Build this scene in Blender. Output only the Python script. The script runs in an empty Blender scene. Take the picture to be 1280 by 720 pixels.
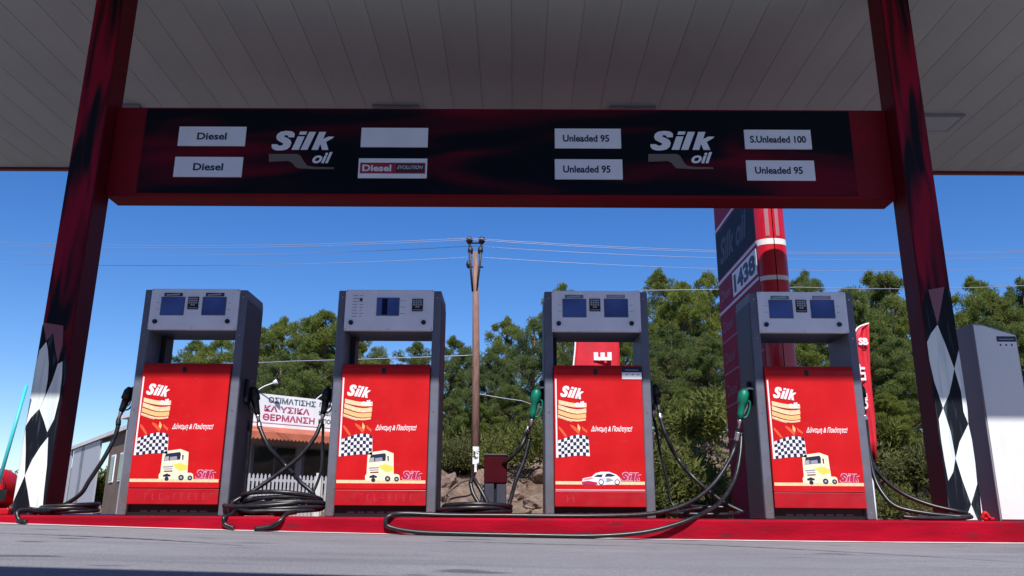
import bpy, bmesh, math, random
import numpy as np
from mathutils import Vector, Matrix, Euler
from mathutils.geometry import tessellate_polygon
R = math.radians
random.seed(7); rng = np.random.default_rng(7)
S = bpy.context.scene
COL = S.collection

# ------------------------------------------------------------------ camera
cam_d = bpy.data.cameras.new('camera'); cam = bpy.data.objects.new('camera', cam_d); COL.objects.link(cam)
cam_d.sensor_width = 36; cam_d.lens = 1019/1280*36; cam_d.clip_start = 0.02; cam_d.clip_end = 3000
PITCH, ROLL, YAW = 15.6, 0.35, 0.25
CAMM = Matrix.Rotation(R(YAW), 3, 'Z') @ Matrix.Rotation(R(90+PITCH), 3, 'X') @ Matrix.Rotation(R(ROLL), 3, 'Z')
CZ = 0.20
cam.location = (0, 0, CZ); cam.rotation_euler = CAMM.to_euler()
S.camera = cam
S.render.resolution_x = 1024; S.render.resolution_y = 576

# ------------------------------------------------------------------ light
SUN_EL, SUN_AZ = 50.0, 177.0            # azimuth clockwise from +Y
w = bpy.data.worlds.new('World'); S.world = w; w.use_nodes = True
nt = w.node_tree; bg = nt.nodes['Background']
sky = nt.nodes.new('ShaderNodeTexSky'); sky.sky_type = 'NISHITA'; sky.sun_disc = False
sky.sun_elevation = R(SUN_EL); sky.sun_rotation = R(SUN_AZ)
sky.altitude = 300; sky.air_density = 1.0; sky.dust_density = 0.35; sky.ozone_density = 4.0
hs = nt.nodes.new('ShaderNodeHueSaturation'); hs.inputs['Saturation'].default_value = 1.3; hs.inputs['Hue'].default_value = 0.512
nt.links.new(sky.outputs[0], hs.inputs['Color']); nt.links.new(hs.outputs[0], bg.inputs[0]); bg.inputs[1].default_value = 0.125
sd = bpy.data.lights.new('sun', 'SUN'); sd.energy = 4.8; sd.angle = R(0.5); sd.color = (1.0, 0.97, 0.94)
so = bpy.data.objects.new('sun', sd); COL.objects.link(so)
dirv = Vector((math.sin(R(SUN_AZ))*math.cos(R(SUN_EL)), math.cos(R(SUN_AZ))*math.cos(R(SUN_EL)), math.sin(R(SUN_EL))))
so.rotation_euler = dirv.to_track_quat('Z', 'Y').to_euler(); so.location = (0, -20, 30)
S.view_settings.view_transform = 'Standard'; S.view_settings.look = 'None'
S.view_settings.exposure = 0.24; S.view_settings.gamma = 1.0
S.render.engine = 'CYCLES'

def at(x, y, Y):
    """measured direction (photo pixels 1280x720) at distance Y -> a real place"""
    d = CAMM @ Vector(((x-640)/1019, -(y-360)/1019, -1.0))
    t = Y/d.y
    return Vector((d.x*t, Y, CZ + d.z*t))

# ------------------------------------------------------------------ materials
M = {}
def mat(name, col, rough=0.5, metal=0.0, var=0.0, scale=8.0, bump=0.0, bscale=60.0, col2=None, stretch=(1, 1, 1), coord='Object', spec=0.5, detail=5, lo=0.35, hi=0.65, coat=0.0):
    m = bpy.data.materials.new(name); m.use_nodes = True; n = m.node_tree; b = n.nodes['Principled BSDF']
    b.inputs['Roughness'].default_value = rough; b.inputs['Metallic'].default_value = metal
    b.inputs['Specular IOR Level'].default_value = spec
    if coat: b.inputs['Coat Weight'].default_value = coat; b.inputs['Coat Roughness'].default_value = 0.08
    b.inputs['Base Color'].default_value = (*col, 1)
    if var or col2 or bump:
        tc = n.nodes.new('ShaderNodeTexCoord'); mp = n.nodes.new('ShaderNodeMapping'); mp.inputs['Scale'].default_value = stretch
        n.links.new(tc.outputs[coord], mp.inputs[0])
    if var or col2:
        no = n.nodes.new('ShaderNodeTexNoise'); no.inputs['Scale'].default_value = scale; no.inputs['Detail'].default_value = detail
        n.links.new(mp.outputs[0], no.inputs[0])
        cr = n.nodes.new('ShaderNodeValToRGB'); cr.color_ramp.elements[0].position = lo; cr.color_ramp.elements[1].position = hi
        c2 = col2 if col2 else tuple(c*(1+var) for c in col); c1 = col if col2 else tuple(c*(1-var) for c in col)
        cr.color_ramp.elements[0].color = (*c1, 1); cr.color_ramp.elements[1].color = (*c2, 1)
        n.links.new(no.outputs[0], cr.inputs[0]); n.links.new(cr.outputs[0], b.inputs['Base Color'])
        rr = n.nodes.new('ShaderNodeMapRange'); rr.inputs[3].default_value = max(0, rough-0.1); rr.inputs[4].default_value = min(1, rough+0.12)
        n.links.new(no.outputs[0], rr.inputs[0]); n.links.new(rr.outputs[0], b.inputs['Roughness'])
    if bump:
        nb = n.nodes.new('ShaderNodeTexNoise'); nb.inputs['Scale'].default_value = bscale; nb.inputs['Detail'].default_value = 6
        n.links.new(mp.outputs[0], nb.inputs[0]); bp = n.nodes.new('ShaderNodeBump'); bp.inputs['Strength'].default_value = bump; bp.inputs['Distance'].default_value = 0.02
        n.links.new(nb.outputs[0], bp.inputs['Height']); n.links.new(bp.outputs[0], b.inputs['Normal'])
    M[name] = m; return m

mat('red_paint', (0.56, 0.007, 0.010), 0.38, var=0.08, scale=3, spec=0.3)
mat('red_strip', (0.42, 0.004, 0.012), 0.35, var=0.12, scale=5)
mat('kerb_red', (0.33, 0.001, 0.014), 0.7, spec=0.1, var=0.22, scale=5, bump=0.15, bscale=25, stretch=(0.4, 1, 2))
mat('sign_red', (0.21, 0.002, 0.008), 0.55, spec=0.2, var=0.15, scale=2)
mat('frame_grey', (0.135, 0.142, 0.185), 0.45, metal=0.0, spec=0.3, var=0.08, scale=6, bump=0.03, bscale=40)
mat('head_grey', (0.84, 0.82, 0.88), 0.45, var=0.04, scale=5)
mat('side_dark', (0.05, 0.052, 0.075), 0.5, spec=0.3, var=.15, scale=3)  # painted shade for the pump sides; also colours the bin base
mat('black', (0.008, 0.008, 0.010), 0.45)
mat('inner_dark', (0.03, 0.03, 0.04), 0.5, var=0.2, scale=5)
mat('rubber', (0.012, 0.012, 0.015), 0.36, var=0.4, scale=20)
mat('nozzle_green', (0.0, 0.17, 0.10), 0.4, var=0.1)
mat('steel', (0.6, 0.6, 0.62), 0.28, metal=0.9)
mat('screen', (0.07, 0.115, 0.32), 0.2, var=0.2, scale=4)
mat('screen_dark', (0.006, 0.008, 0.04), 0.2)
mat('key_grey', (0.38, 0.38, 0.42), 0.5)
mat('print_grey', (0.30, 0.29, 0.36), 0.6)
mat('print_white', (0.82, 0.80, 0.82), 0.5)
mat('print_cream', (0.88, 0.62, 0.36), 0.5, var=0.1, scale=40)
mat('print_gold', (0.80, 0.50, 0.20), 0.5)
mat('print_orange', (0.75, 0.10, 0.03), 0.5)
mat('print_pink', (0.80, 0.30, 0.36), 0.5)
mat('print_navy', (0.01, 0.012, 0.05), 0.5)
mat('print_darkred', (0.22, 0.0, 0.02), 0.5)
mat('print_yellow', (0.85, 0.66, 0.10), 0.5)
mat('print_palecream', (0.86, 0.80, 0.56), 0.5)
mat('print_faint', (0.50, 0.02, 0.05), 0.5)
mat('plate_white', (0.86, 0.86, 0.90), 0.5, var=0.03, scale=4)
mat('logo_bronze', (0.16, 0.12, 0.09), 0.4)
mat('ceiling', (0.475, 0.53, 0.47), 0.5, var=0.05, scale=2.5, stretch=(1, 0.3, 1))
mat('roof_metal', (0.4, 0.4, 0.42), 0.5)
mat('fascia', (0.16, 0.006, 0.012), 0.45, var=0.1)
mat('lamp_glass', (0.42, 0.50, 0.52), 0.15)
mat('wood_pole', (0.24, 0.13, 0.095), 0.8, var=0.3, scale=6, stretch=(6, 6, 0.5), bump=0.4, bscale=30)
mat('iron', (0.02, 0.02, 0.025), 0.5)
mat('wire', (0.30, 0.30, 0.38), 0.4, metal=0.4)
mat('tag_white', (0.8, 0.8, 0.8), 0.6)
mat('awning', (0.46, 0.13, 0.07), 0.8, var=0.12, scale=3)
mat('house_wall', (0.34, 0.32, 0.30), 0.85, var=0.1, scale=2)
mat('brown_wall', (0.14, 0.095, 0.07), 0.85, var=0.15, scale=3)
mat('white_wall', (0.70, 0.69, 0.66), 0.8, var=0.06, scale=2)
mat('board_white', (0.80, 0.80, 0.80), 0.6, var=0.05, scale=2)
mat('pale_roof', (0.62, 0.60, 0.60), 0.7, var=0.08, scale=2)
mat('glass_dark', (0.02, 0.022, 0.025), 0.08)
mat('teal', (0.06, 0.55, 0.58), 0.4)
mat('cabinet_white', (0.74, 0.76, 0.74), 0.45, var=0.03, scale=2)
mat('cabinet_grey', (0.26, 0.26, 0.31), 0.45, var=0.05, scale=2)
mat('bark', (0.13, 0.09, 0.07), 0.9, var=0.3, scale=8, bump=0.5, bscale=20)
mat('rock', (0.14, 0.09, 0.065), 0.9, col2=(0.27, 0.19, 0.15), scale=3, bump=0.9, bscale=9)
mat('flag_red', (0.62, 0.008, 0.025), 0.6, var=0.12, scale=3)
mat('concrete_white', (0.55, 0.54, 0.54), 0.8, var=0.2, scale=3)

def swirl_mat(name, black, red, scale, stretch, lo, hi, dist=2.0, rot=(0, 0, 0)):
    m = bpy.data.materials.new(name); m.use_nodes = True; n = m.node_tree; b = n.nodes['Principled BSDF']; b.inputs['Roughness'].default_value = 0.55; b.inputs['Specular IOR Level'].default_value = 0.15
    tc = n.nodes.new('ShaderNodeTexCoord'); mp = n.nodes.new('ShaderNodeMapping'); mp.inputs['Scale'].default_value = stretch; mp.inputs['Rotation'].default_value = rot
    no = n.nodes.new('ShaderNodeTexNoise'); no.inputs['Scale'].default_value = scale; no.inputs['Detail'].default_value = 1.5; no.inputs['Distortion'].default_value = dist
    cr = n.nodes.new('ShaderNodeValToRGB'); cr.color_ramp.interpolation = 'EASE'
    cr.color_ramp.elements[0].position = lo; cr.color_ramp.elements[1].position = hi
    cr.color_ramp.elements[0].color = (*black, 1); cr.color_ramp.elements[1].color = (*red, 1)
    n.links.new(tc.outputs['Object'], mp.inputs[0]); n.links.new(mp.outputs[0], no.inputs[0]); n.links.new(no.outputs[0], cr.inputs[0]); n.links.new(cr.outputs[0], b.inputs['Base Color'])
    M[name] = m
swirl_mat('column_art', (0.005, 0.004, 0.010), (0.28, 0.003, 0.024), 1.0, (6.5, 3, 0.75), 0.42, 0.60, 0.6)
swirl_mat('sign_art', (0.002, 0.002, 0.006), (0.14, 0.001, 0.012), 0.8, (0.55, 1, 3.0), 0.44, 0.72, 0.9, (0, 0.35, 0))
swirl_mat('harlequin_black', (0.006, 0.008, 0.014), (0.06, 0.08, 0.10), 2.0, (14, 3, 1.2), 0.52, 0.80, 0.8)
swirl_mat('harlequin_white', (0.62, 0.68, 0.68), (0.80, 0.84, 0.80), 2.0, (8, 3, 0.8), 0.3, 0.6, 0.8)
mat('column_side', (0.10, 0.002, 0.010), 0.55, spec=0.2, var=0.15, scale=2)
mat('tip_fade', (0.24, 0.08, 0.11), 0.5)

def grime(name, col, sc, p0, p1, amt, stretch=(1, 1, 1), z0=None, z1=None):
    m = M[name]; n = m.node_tree; b = n.nodes['Principled BSDF']; inp = b.inputs['Base Color']; tc = n.nodes.new('ShaderNodeTexCoord')
    mp = n.nodes.new('ShaderNodeMapping'); mp.inputs['Scale'].default_value = stretch; no = n.nodes.new('ShaderNodeTexNoise'); no.inputs['Scale'].default_value = sc; no.inputs['Detail'].default_value = 8; no.inputs['Roughness'].default_value = .7
    n.links.new(tc.outputs['Object'], mp.inputs[0]); n.links.new(mp.outputs[0], no.inputs[0])
    mr = n.nodes.new('ShaderNodeMapRange'); mr.inputs[1].default_value = p0; mr.inputs[2].default_value = p1; mr.inputs[4].default_value = amt; n.links.new(no.outputs[0], mr.inputs[0]); fac = mr.outputs[0]
    if z0 is not None:   # splash dirt that sits low on the thing
        sx = n.nodes.new('ShaderNodeSeparateXYZ'); n.links.new(tc.outputs['Object'], sx.inputs[0]); m2 = n.nodes.new('ShaderNodeMapRange'); m2.inputs[1].default_value = z0; m2.inputs[2].default_value = z1; m2.inputs[3].default_value = 1; m2.inputs[4].default_value = 0
        n.links.new(sx.outputs[2], m2.inputs[0]); mu = n.nodes.new('ShaderNodeMath'); mu.operation = 'MULTIPLY'; n.links.new(fac, mu.inputs[0]); n.links.new(m2.outputs[0], mu.inputs[1]); fac = mu.outputs[0]
    mx = n.nodes.new('ShaderNodeMixRGB'); mx.inputs[2].default_value = (*col, 1); n.links.new(fac, mx.inputs[0])
    if inp.links: n.links.new(inp.links[0].from_socket, mx.inputs[1])
    else: mx.inputs[1].default_value = inp.default_value
    n.links.new(mx.outputs[0], inp)
grime('kerb_red', (0.03, 0.02, 0.025), 7, .56, .66, .75, (.35, 1, 2.5)); grime('kerb_red', (0.40, 0.22, 0.22), 24, .64, .72, .4, (.6, 1, 1.5))
grime('red_paint', (0.30, 0.06, 0.05), 9, .58, .70, .35, (1, 1, 3)); grime('red_paint', (0.75, 0.30, 0.30), 40, .68, .70, .5, (.12, 1, 2.5)); grime('red_strip', (0.20, 0.05, 0.04), 7, .5, .66, .3, (1, 1, 2))
grime('frame_grey', (0.10, 0.085, 0.07), 6, .42, .62, .8, (1, 1, .6), 0.0, .7); grime('frame_grey', (0.45, 0.45, 0.47), 30, .66, .70, .6, (1.5, 1, .3))
grime('head_grey', (0.45, 0.44, 0.48), 5, .55, .75, .25, (2, 1, .7)); grime('plate_white', (0.55, 0.53, 0.52), 3, .6, .8, .3, (2.5, 1, .8))
grime('cabinet_white', (0.50, 0.46, 0.40), 5, .50, .70, .4, (2, 1, .4), 0.0, 1.2)
grime('harlequin_white', (0.42, 0.40, 0.38), 5, .52, .70, .35, (2, 1, .5)) if False else None
# paving: worn concrete / asphalt with streaks and stains
m = bpy.data.materials.new('paving'); m.use_nodes = True; n = m.node_tree; b = n.nodes['Principled BSDF']; b.inputs['Roughness'].default_value = 0.85
tc = n.nodes.new('ShaderNodeTexCoord')
def noise(n, tc, sc, stretch=(1, 1, 1), det=6, rough=0.6):
    mp = n.nodes.new('ShaderNodeMapping'); mp.inputs['Scale'].default_value = stretch
    no = n.nodes.new('ShaderNodeTexNoise'); no.inputs['Scale'].default_value = sc; no.inputs['Detail'].default_value = det; no.inputs['Roughness'].default_value = rough
    n.links.new(tc.outputs['Object'], mp.inputs[0]); n.links.new(mp.outputs[0], no.inputs[0]); return no
a1 = noise(n, tc, 0.6); a2 = noise(n, tc, 90, det=3); a3 = noise(n, tc, 1.2, (0.35, 2.2, 1))
def ramp(n, src, p0, c0, p1, c1):
    cr = n.nodes.new('ShaderNodeValToRGB'); cr.color_ramp.elements[0].position = p0; cr.color_ramp.elements[1].position = p1
    cr.color_ramp.elements[0].color = (*c0, 1); cr.color_ramp.elements[1].color = (*c1, 1); n.links.new(src.outputs[0], cr.inputs[0]); return cr
r1 = ramp(n, a1, 0.3, (0.22, 0.217, 0.238), 0.7, (0.30, 0.297, 0.318))
r2 = ramp(n, a2, 0.35, (0.72, 0.72, 0.74), 0.65, (1.15, 1.15, 1.13)); r3 = ramp(n, a3, 0.30, (0.74, 0.74, 0.76), 0.5, (1, 1, 1))
a4 = noise(n, tc, 1.9, (1, 1.6, 1), det=2, rough=.4); r4 = ramp(n, a4, 0.27, (0.45, 0.44, 0.44), 0.34, (1, 1, 1)); a5 = noise(n, tc, 260, det=2); r5 = ramp(n, a5, 0.38, (0.62, 0.62, 0.62), 0.5, (1.04, 1.04, 1.04))
def mul(n, a, c, f=1.0):
    mx = n.nodes.new('ShaderNodeMixRGB'); mx.blend_type = 'MULTIPLY'; mx.inputs[0].default_value = f
    n.links.new(a.outputs[0], mx.inputs[1]); n.links.new(c.outputs[0], mx.inputs[2]); return mx
mm = mul(n, mul(n, mul(n, mul(n, r1, r2), r3), r4), r5); n.links.new(mm.outputs[0], b.inputs['Base Color'])
bp = n.nodes.new('ShaderNodeBump'); bp.inputs['Strength'].default_value = 0.5; bp.inputs['Distance'].default_value = 0.006
n.links.new(a2.outputs[0], bp.inputs['Height']); n.links.new(bp.outputs[0], b.inputs['Normal']); M['paving'] = m
# hillside soil
m = bpy.data.materials.new('soil'); m.use_nodes = True; n = m.node_tree; b = n.nodes['Principled BSDF']; b.inputs['Roughness'].default_value = 0.95; tc = n.nodes.new('ShaderNodeTexCoord')
a1 = noise(n, tc, 0.8, (1, 1, 2.5)); a2 = noise(n, tc, 7, det=8, rough=0.7)
r1 = ramp(n, a1, 0.35, (0.16, 0.10, 0.07), 0.65, (0.32, 0.225, 0.17)); r2 = ramp(n, a2, 0.35, (0.55, 0.55, 0.5), 0.62, (1.15, 1.12, 1.1))
mm = mul(n, r1, r2); n.links.new(mm.outputs[0], b.inputs['Base Color'])
bp = n.nodes.new('ShaderNodeBump'); bp.inputs['Strength'].default_value = 0.9; bp.inputs['Distance'].default_value = 0.15
n.links.new(a2.outputs[0], bp.inputs['Height']); n.links.new(bp.outputs[0], b.inputs['Normal']); M['soil'] = m
# pine foliage
def leafmat(name, c1, c2, c3):
    m = bpy.data.materials.new(name); m.use_nodes = True; n = m.node_tree; b = n.nodes['Principled BSDF']; b.inputs['Roughness'].default_value = 0.7; b.inputs['Specular IOR Level'].default_value = 0.25
    tc = n.nodes.new('ShaderNodeTexCoord'); a = noise(n, tc, 1.3, det=4); a2 = noise(n, tc, 14, det=2)
    r = ramp(n, a, 0.38, c1, 0.62, c2); r2 = ramp(n, a2, 0.3, (0.65, 0.65, 0.6), 0.7, (1.25, 1.2, 1.1))
    mx = mul(n, r, r2)
    oi = n.nodes.new('ShaderNodeObjectInfo'); mx2 = n.nodes.new('ShaderNodeMixRGB'); n.links.new(mx.outputs[0], mx2.inputs[1]); mx2.inputs[2].default_value = (*c3, 1)
    mr = n.nodes.new('ShaderNodeMapRange'); mr.inputs[4].default_value = 0.55; n.links.new(oi.outputs['Random'], mr.inputs[0]); n.links.new(mr.outputs[0], mx2.inputs[0])
    n.links.new(mx2.outputs[0], b.inputs['Base Color'])
    tr = n.nodes.new('ShaderNodeBsdfTranslucent'); n.links.new(mx2.outputs[0], tr.inputs[0]); ms = n.nodes.new('ShaderNodeMixShader'); ms.inputs[0].default_value = 0.42
    n.links.new(b.outputs[0], ms.inputs[1]); n.links.new(tr.outputs[0], ms.inputs[2]); n.links.new(ms.outputs[0], n.nodes['Material Output'].inputs[0]); M[name] = m
leafmat('pine_leaf', (0.12, 0.165, 0.03), (0.28, 0.32, 0.065), (0.10, 0.15, 0.075))
leafmat('bush_leaf', (0.11, 0.14, 0.03), (0.24, 0.27, 0.06), (0.16, 0.15, 0.08))

# ------------------------------------------------------------------ mesh builder
class MB:
    def __init__(s): s.v = []; s.f = []; s.m = []; s.mats = []; s.sm = []
    def mi(s, name):
        if name not in s.mats: s.mats.append(name)
        return s.mats.index(name)
    def add(s, vs, fs, mt, smooth=False):
        o = len(s.v); s.v += [tuple(v) for v in vs]; i = s.mi(mt)
        for f in fs: s.f.append([o+k for k in f]); s.m.append(i); s.sm.append(smooth)
        return s
    def box(s, x0, x1, y0, y1, z0, z1, mt):
        vs = [(x0, y0, z0), (x1, y0, z0), (x1, y1, z0), (x0, y1, z0), (x0, y0, z1), (x1, y0, z1), (x1, y1, z1), (x0, y1, z1)]
        return s.add(vs, [(0, 3, 2, 1), (4, 5, 6, 7), (0, 1, 5, 4), (1, 2, 6, 5), (2, 3, 7, 6), (3, 0, 4, 7)], mt)
    def prism(s, pts, d, mt):      # pts: closed 3d outline, d: extrusion vector
        n = len(pts); a = [Vector(p) for p in pts]; bq = [p+Vector(d) for p in a]
        fs = [tuple(range(n)), tuple(reversed(range(n, 2*n)))] + [((i+1) % n, i, n+i, n+(i+1) % n) for i in range(n)]
        return s.add(a+bq, fs, mt)
    def tube(s, pts, r, mt, n=8, caps=True):
        pts = [Vector(p) for p in pts]; k = len(pts); rs = r if isinstance(r, (list, tuple)) else [r]*k
        vs = []; up = Vector((0, 0, 1)); t0 = (pts[1]-pts[0]).normalized()
        nn = t0.cross(up); nn = nn if nn.length > 1e-3 else t0.cross(Vector((1, 0, 0))); nn.normalize()
        for i, p in enumerate(pts):
            t = (pts[min(i+1, k-1)]-pts[max(i-1, 0)]).normalized()
            nn = (nn - t*nn.dot(t)); nn = nn.normalized() if nn.length > 1e-6 else t.orthogonal().normalized(); bb = t.cross(nn)
            for j in range(n):
                a = 2*math.pi*j/n; vs.append(p+(nn*math.cos(a)+bb*math.sin(a))*rs[i])
        fs = [(i*n+j, i*n+(j+1) % n, (i+1)*n+(j+1) % n, (i+1)*n+j) for i in range(k-1) for j in range(n)]
        s.add(vs, fs, mt, True)
        if caps:
            o = len(s.v)-len(vs); i = s.mi(mt)
            for f in (list(reversed(range(n))), [(k-1)*n+j for j in range(n)]): s.f.append([o+q for q in f]); s.m.append(i); s.sm.append(False)
        return s
    def build(s, name, parent=None, loc=(0, 0, 0), rz=0, bevel=0, fixn=False):
        me = bpy.data.meshes.new(name); me.from_pydata(s.v, [], s.f)
        for q in s.mats: me.materials.append(M[q])
        me.polygons.foreach_set('material_index', s.m); me.polygons.foreach_set('use_smooth', s.sm); me.update()
        if fixn:
            bm = bmesh.new(); bm.from_mesh(me); bmesh.ops.recalc_face_normals(bm, faces=bm.faces); bm.to_mesh(me); bm.free()
        o = bpy.data.objects.new(name, me); COL.objects.link(o); o.location = loc; o.rotation_euler = (0, 0, rz)
        if parent: o.parent = parent
        if bevel:
            bv = o.modifiers.new('bevel', 'BEVEL'); bv.width = bevel; bv.segments = 2; bv.limit_method = 'ANGLE'; bv.angle_limit = R(40)
        return o
def tag(o, label=None, cat=None, group=None, kind=None):
    for k, v in (('label', label), ('category', cat), ('group', group), ('kind', kind)):
        if v: o[k] = v
    return o
def empty(name, loc, label, cat, group=None, rz=0):
    o = bpy.data.objects.new(name, None); COL.objects.link(o); o.location = loc; o.rotation_euler = (0, 0, rz); o.empty_display_size = .2
    return tag(o, label, cat, group)
def obox(name, parent, x0, x1, y0, y1, z0, z1, mt, bevel=0):
    return MB().box(x0, x1, y0, y1, z0, z1, mt).build(name, parent, bevel=bevel)

# flat print: polygons (u to the right, v up) on a plane facing -Y
def flat(name, parent, layers, y, step=0.0006, xform=None):
    mb = MB(); k = 0
    for mt, pts in layers:
        k += 1; vs = [(u, y-k*step, v) for u, v in pts]
        mb.add(vs, [tuple(range(len(vs)))], mt)
    return mb
_tc = {}
def text_poly(txt, bold=0.0, shear=0.0):
    key = (txt, bold, shear)
    if key in _tc: return _tc[key]
    cu = bpy.data.curves.new('t', 'FONT'); cu.body = txt; cu.size = 1; cu.offset = bold; cu.shear = shear; cu.resolution_u = 3
    cu.fill_mode = 'FRONT'
    o = bpy.data.objects.new('t', cu); COL.objects.link(o)
    bpy.context.view_layer.update(); dg = bpy.context.evaluated_depsgraph_get(); e = o.evaluated_get(dg); me = e.to_mesh()
    v = np.array([p.co[:] for p in me.vertices]) if len(me.vertices) else np.zeros((0, 3)); f = [tuple(p.vertices) for p in me.polygons]
    e.to_mesh_clear(); bpy.data.objects.remove(o); bpy.data.curves.remove(cu)
    _tc[key] = (v, f); return v, f
def text_add(mb, txt, x0, x1, z0, z1, y, mt, bold=0.0, shear=0.0, rot=0.0, fn=None):
    """fit the lettering into the box x0..x1, z0..z1"""
    v, f = text_poly(txt, bold, shear)
    if not len(v): return
    a, b = v.min(0), v.max(0); u = (v[:, 0]-a[0])/(b[0]-a[0])*(x1-x0)+x0; q = (v[:, 1]-a[1])/(b[1]-a[1])*(z1-z0)+z0
    cx, cz = (x0+x1)/2, (z0+z1)/2; c, s_ = math.cos(rot), math.sin(rot)
    vs = [(cx+(uu-cx)*c-(qq-cz)*s_, y, cz+(uu-cx)*s_+(qq-cz)*c) for uu, qq in zip(u, q)]
    if fn: vs = [fn(p) for p in vs]
    mb.add(vs, f, mt)
SILK = [[(385, 228), (388, 180), (350, 150), (270, 143), (200, 155), (158, 185), (145, 225), (160, 262), (205, 288), (240, 305), (245, 320), (225, 335), (190, 336), (165, 318), (95, 320), (95, 355), (120, 385), (170, 400), (240, 398), (300, 385), (340, 350), (355, 300), (340, 265), (290, 235), (255, 222), (250, 208), (268, 198), (298, 205), (308, 228)],
 [(430, 215), (522, 215), (458, 390), (360, 390)], [(460, 150), (552, 150), (536, 193), (442, 193)], [(578, 155), (670, 155), (572, 390), (480, 390)],
 [(712, 155), (803, 155), (770, 248), (838, 216), (915, 216), (895, 238), (812, 285), (852, 390), (765, 390), (740, 318), (728, 335), (714, 390), (625, 390)]]
def silk_add(mb, x0, x1, z0, z1, y, mt, rot=0.0, grow=0.0):
    cx, cz = (x0+x1)/2, (z0+z1)/2; c, s_ = math.cos(rot), math.sin(rot)
    for g_ in SILK:
        gx = sum(p[0] for p in g_)/len(g_); gy = sum(p[1] for p in g_)/len(g_)
        pts = []
        for px, py in g_:
            if grow: px += grow*(1 if px > gx else -1); py += grow*(1 if py > gy else -1)
            u = x0+(px-90)/825*(x1-x0); v = z1-(py-143)/257*(z1-z0); pts.append((cx+(u-cx)*c-(v-cz)*s_, y, cz+(u-cx)*s_+(v-cz)*c))
        fs = []
        for t_ in tessellate_polygon([[Vector((p[0], p[2], 0)) for p in pts]]):
            a_, b_, c_ = [pts[q] for q in t_]; cr_ = (b_[0]-a_[0])*(c_[2]-a_[2])-(b_[2]-a_[2])*(c_[0]-a_[0])
            if abs(cr_) > 1e-12: fs.append(tuple(t_) if cr_ > 0 else tuple(reversed(t_)))
        mb.add(pts, fs, mt)
def circle(cx, cz, r, n=14, ry=None): return [(cx+r*math.cos(2*math.pi*i/n), cz+(ry or r)*math.sin(2*math.pi*i/n)) for i in range(n)]
def spline(pts, sub=8):
    P = [Vector(p) for p in pts]; P = [P[0]*2-P[1]]+P+[P[-1]*2-P[-2]]; out = []
    for i in range(1, len(P)-2):
        for k in range(sub):
            t = k/sub; a, b_, c, d = P[i-1], P[i], P[i+1], P[i+2]
            out.append(0.5*((2*b_)+(c-a)*t+(2*a-5*b_+4*c-d)*t*t+(3*b_-a-3*c+d)*t**3))
    out.append(P[-2]); return out

# ------------------------------------------------------------------ ground
def sm(a, b, x): t = np.clip((x-a)/(b-a), 0, 1); return t*t*(3-2*t)
def g(x): x = np.clip(x, -7, 7); return 0.022-0.0127*x+0.0015*x*x
def bumps(x, y): return (np.sin(x*1.7+y*.6)*.5+np.sin(x*.83-y*1.1+2)*.6+np.sin(x*3.1+y*2.3)*.25+np.sin(y*4.1-x*2.2)*.15)
def terrain(x, y):
    x = np.asarray(x, float); y = np.asarray(y, float)
    y0 = 19.0+13.0*sm(0, 1, (-x-3.5)/5.0)+2.5*sm(2, 14, x)+0.5*np.sin(x*.9)
    side = sm(-0.50, -0.34, x/np.maximum(y, 1))
    bank = (1.7-.75*np.exp(-((x+.6)/2.6)**2))*sm(0, 1, (y-y0)/3.2)+np.maximum(0, np.minimum(y, 75)-y0-3)*0.115
    far = 1-0.6*sm(80, 220, y)
    r = sm(0, 2.5, y-y0)*(0.18*bumps(x, y)+0.10*bumps(x*2.7, y*2.3))
    return -0.02+0.10*sm(17, 24, y)+(bank*far+r)*side - 0.3*(1-sm(15.5, 17.2, y))*1.0
def grid(name, xs, ys, fn, mt, smooth=True):
    X, Y = np.meshgrid(xs, ys); Z = fn(X, Y); n_, m_ = len(xs), len(ys)
    vs = np.stack([X.ravel(), Y.ravel(), Z.ravel()], 1); mb = MB()
    fs = [(j*n_+i, j*n_+i+1, (j+1)*n_+i+1, (j+1)*n_+i) for j in range(m_-1) for i in range(n_-1)]
    mb.add(vs.tolist(), fs, mt, smooth); return mb.build(name)
xs = np.unique(np.concatenate([np.linspace(-1500, -60, 12), np.linspace(-60, -16, 30), np.linspace(-16, 24, 160), np.linspace(24, 60, 30), np.linspace(60, 1500, 12)]))
ys = np.unique(np.concatenate([np.linspace(-1500, -40, 8), np.linspace(-40, 15, 8), np.linspace(15, 32, 90), np.linspace(32, 80, 60), np.linspace(80, 300, 20), np.linspace(300, 2000, 10)]))
tag(grid('ground', xs, ys, terrain, 'soil'), kind='structure')
tag(grid('forecourt_paving', np.linspace(-26, 26, 105), np.linspace(-14, 16.6, 40), lambda x, y: g(x)+0*y, 'paving'), kind='structure')

mat('tyre_mark', (0.10, 0.10, 0.115), 0.8, col2=(0.21, 0.208, 0.228), scale=14, lo=.3, hi=.6)
def mark(x0, y0, x1, y1, bend, wd_, label):
    n_ = 40; vs = []
    for i in range(n_+1):
        t_ = i/n_; x_ = x0+(x1-x0)*t_; y_ = y0+(y1-y0)*t_+bend*math.sin(math.pi*t_); w_ = wd_*(.35+.65*math.sin(math.pi*min(1, t_*1.1)))*(1+.3*math.sin(i*1.9))
        vs += [(x_, y_-w_/2, float(g(x_))+.004), (x_, y_+w_/2, float(g(x_))+.004)]
    mb_ = MB(); mb_.add(vs, [(2*i, 2*i+2, 2*i+3, 2*i+1) for i in range(n_)], 'tyre_mark'); tag(mb_.build('tyre_mark'), kind='structure')
mark(.9, 6.4, 2.6, 3.6, .5, .10, ''); mark(-3.2, 5.2, -1.4, 4.4, .2, .07, ''); mark(-.6, 5.9, 1.0, 5.6, -.1, .06, '')
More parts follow.
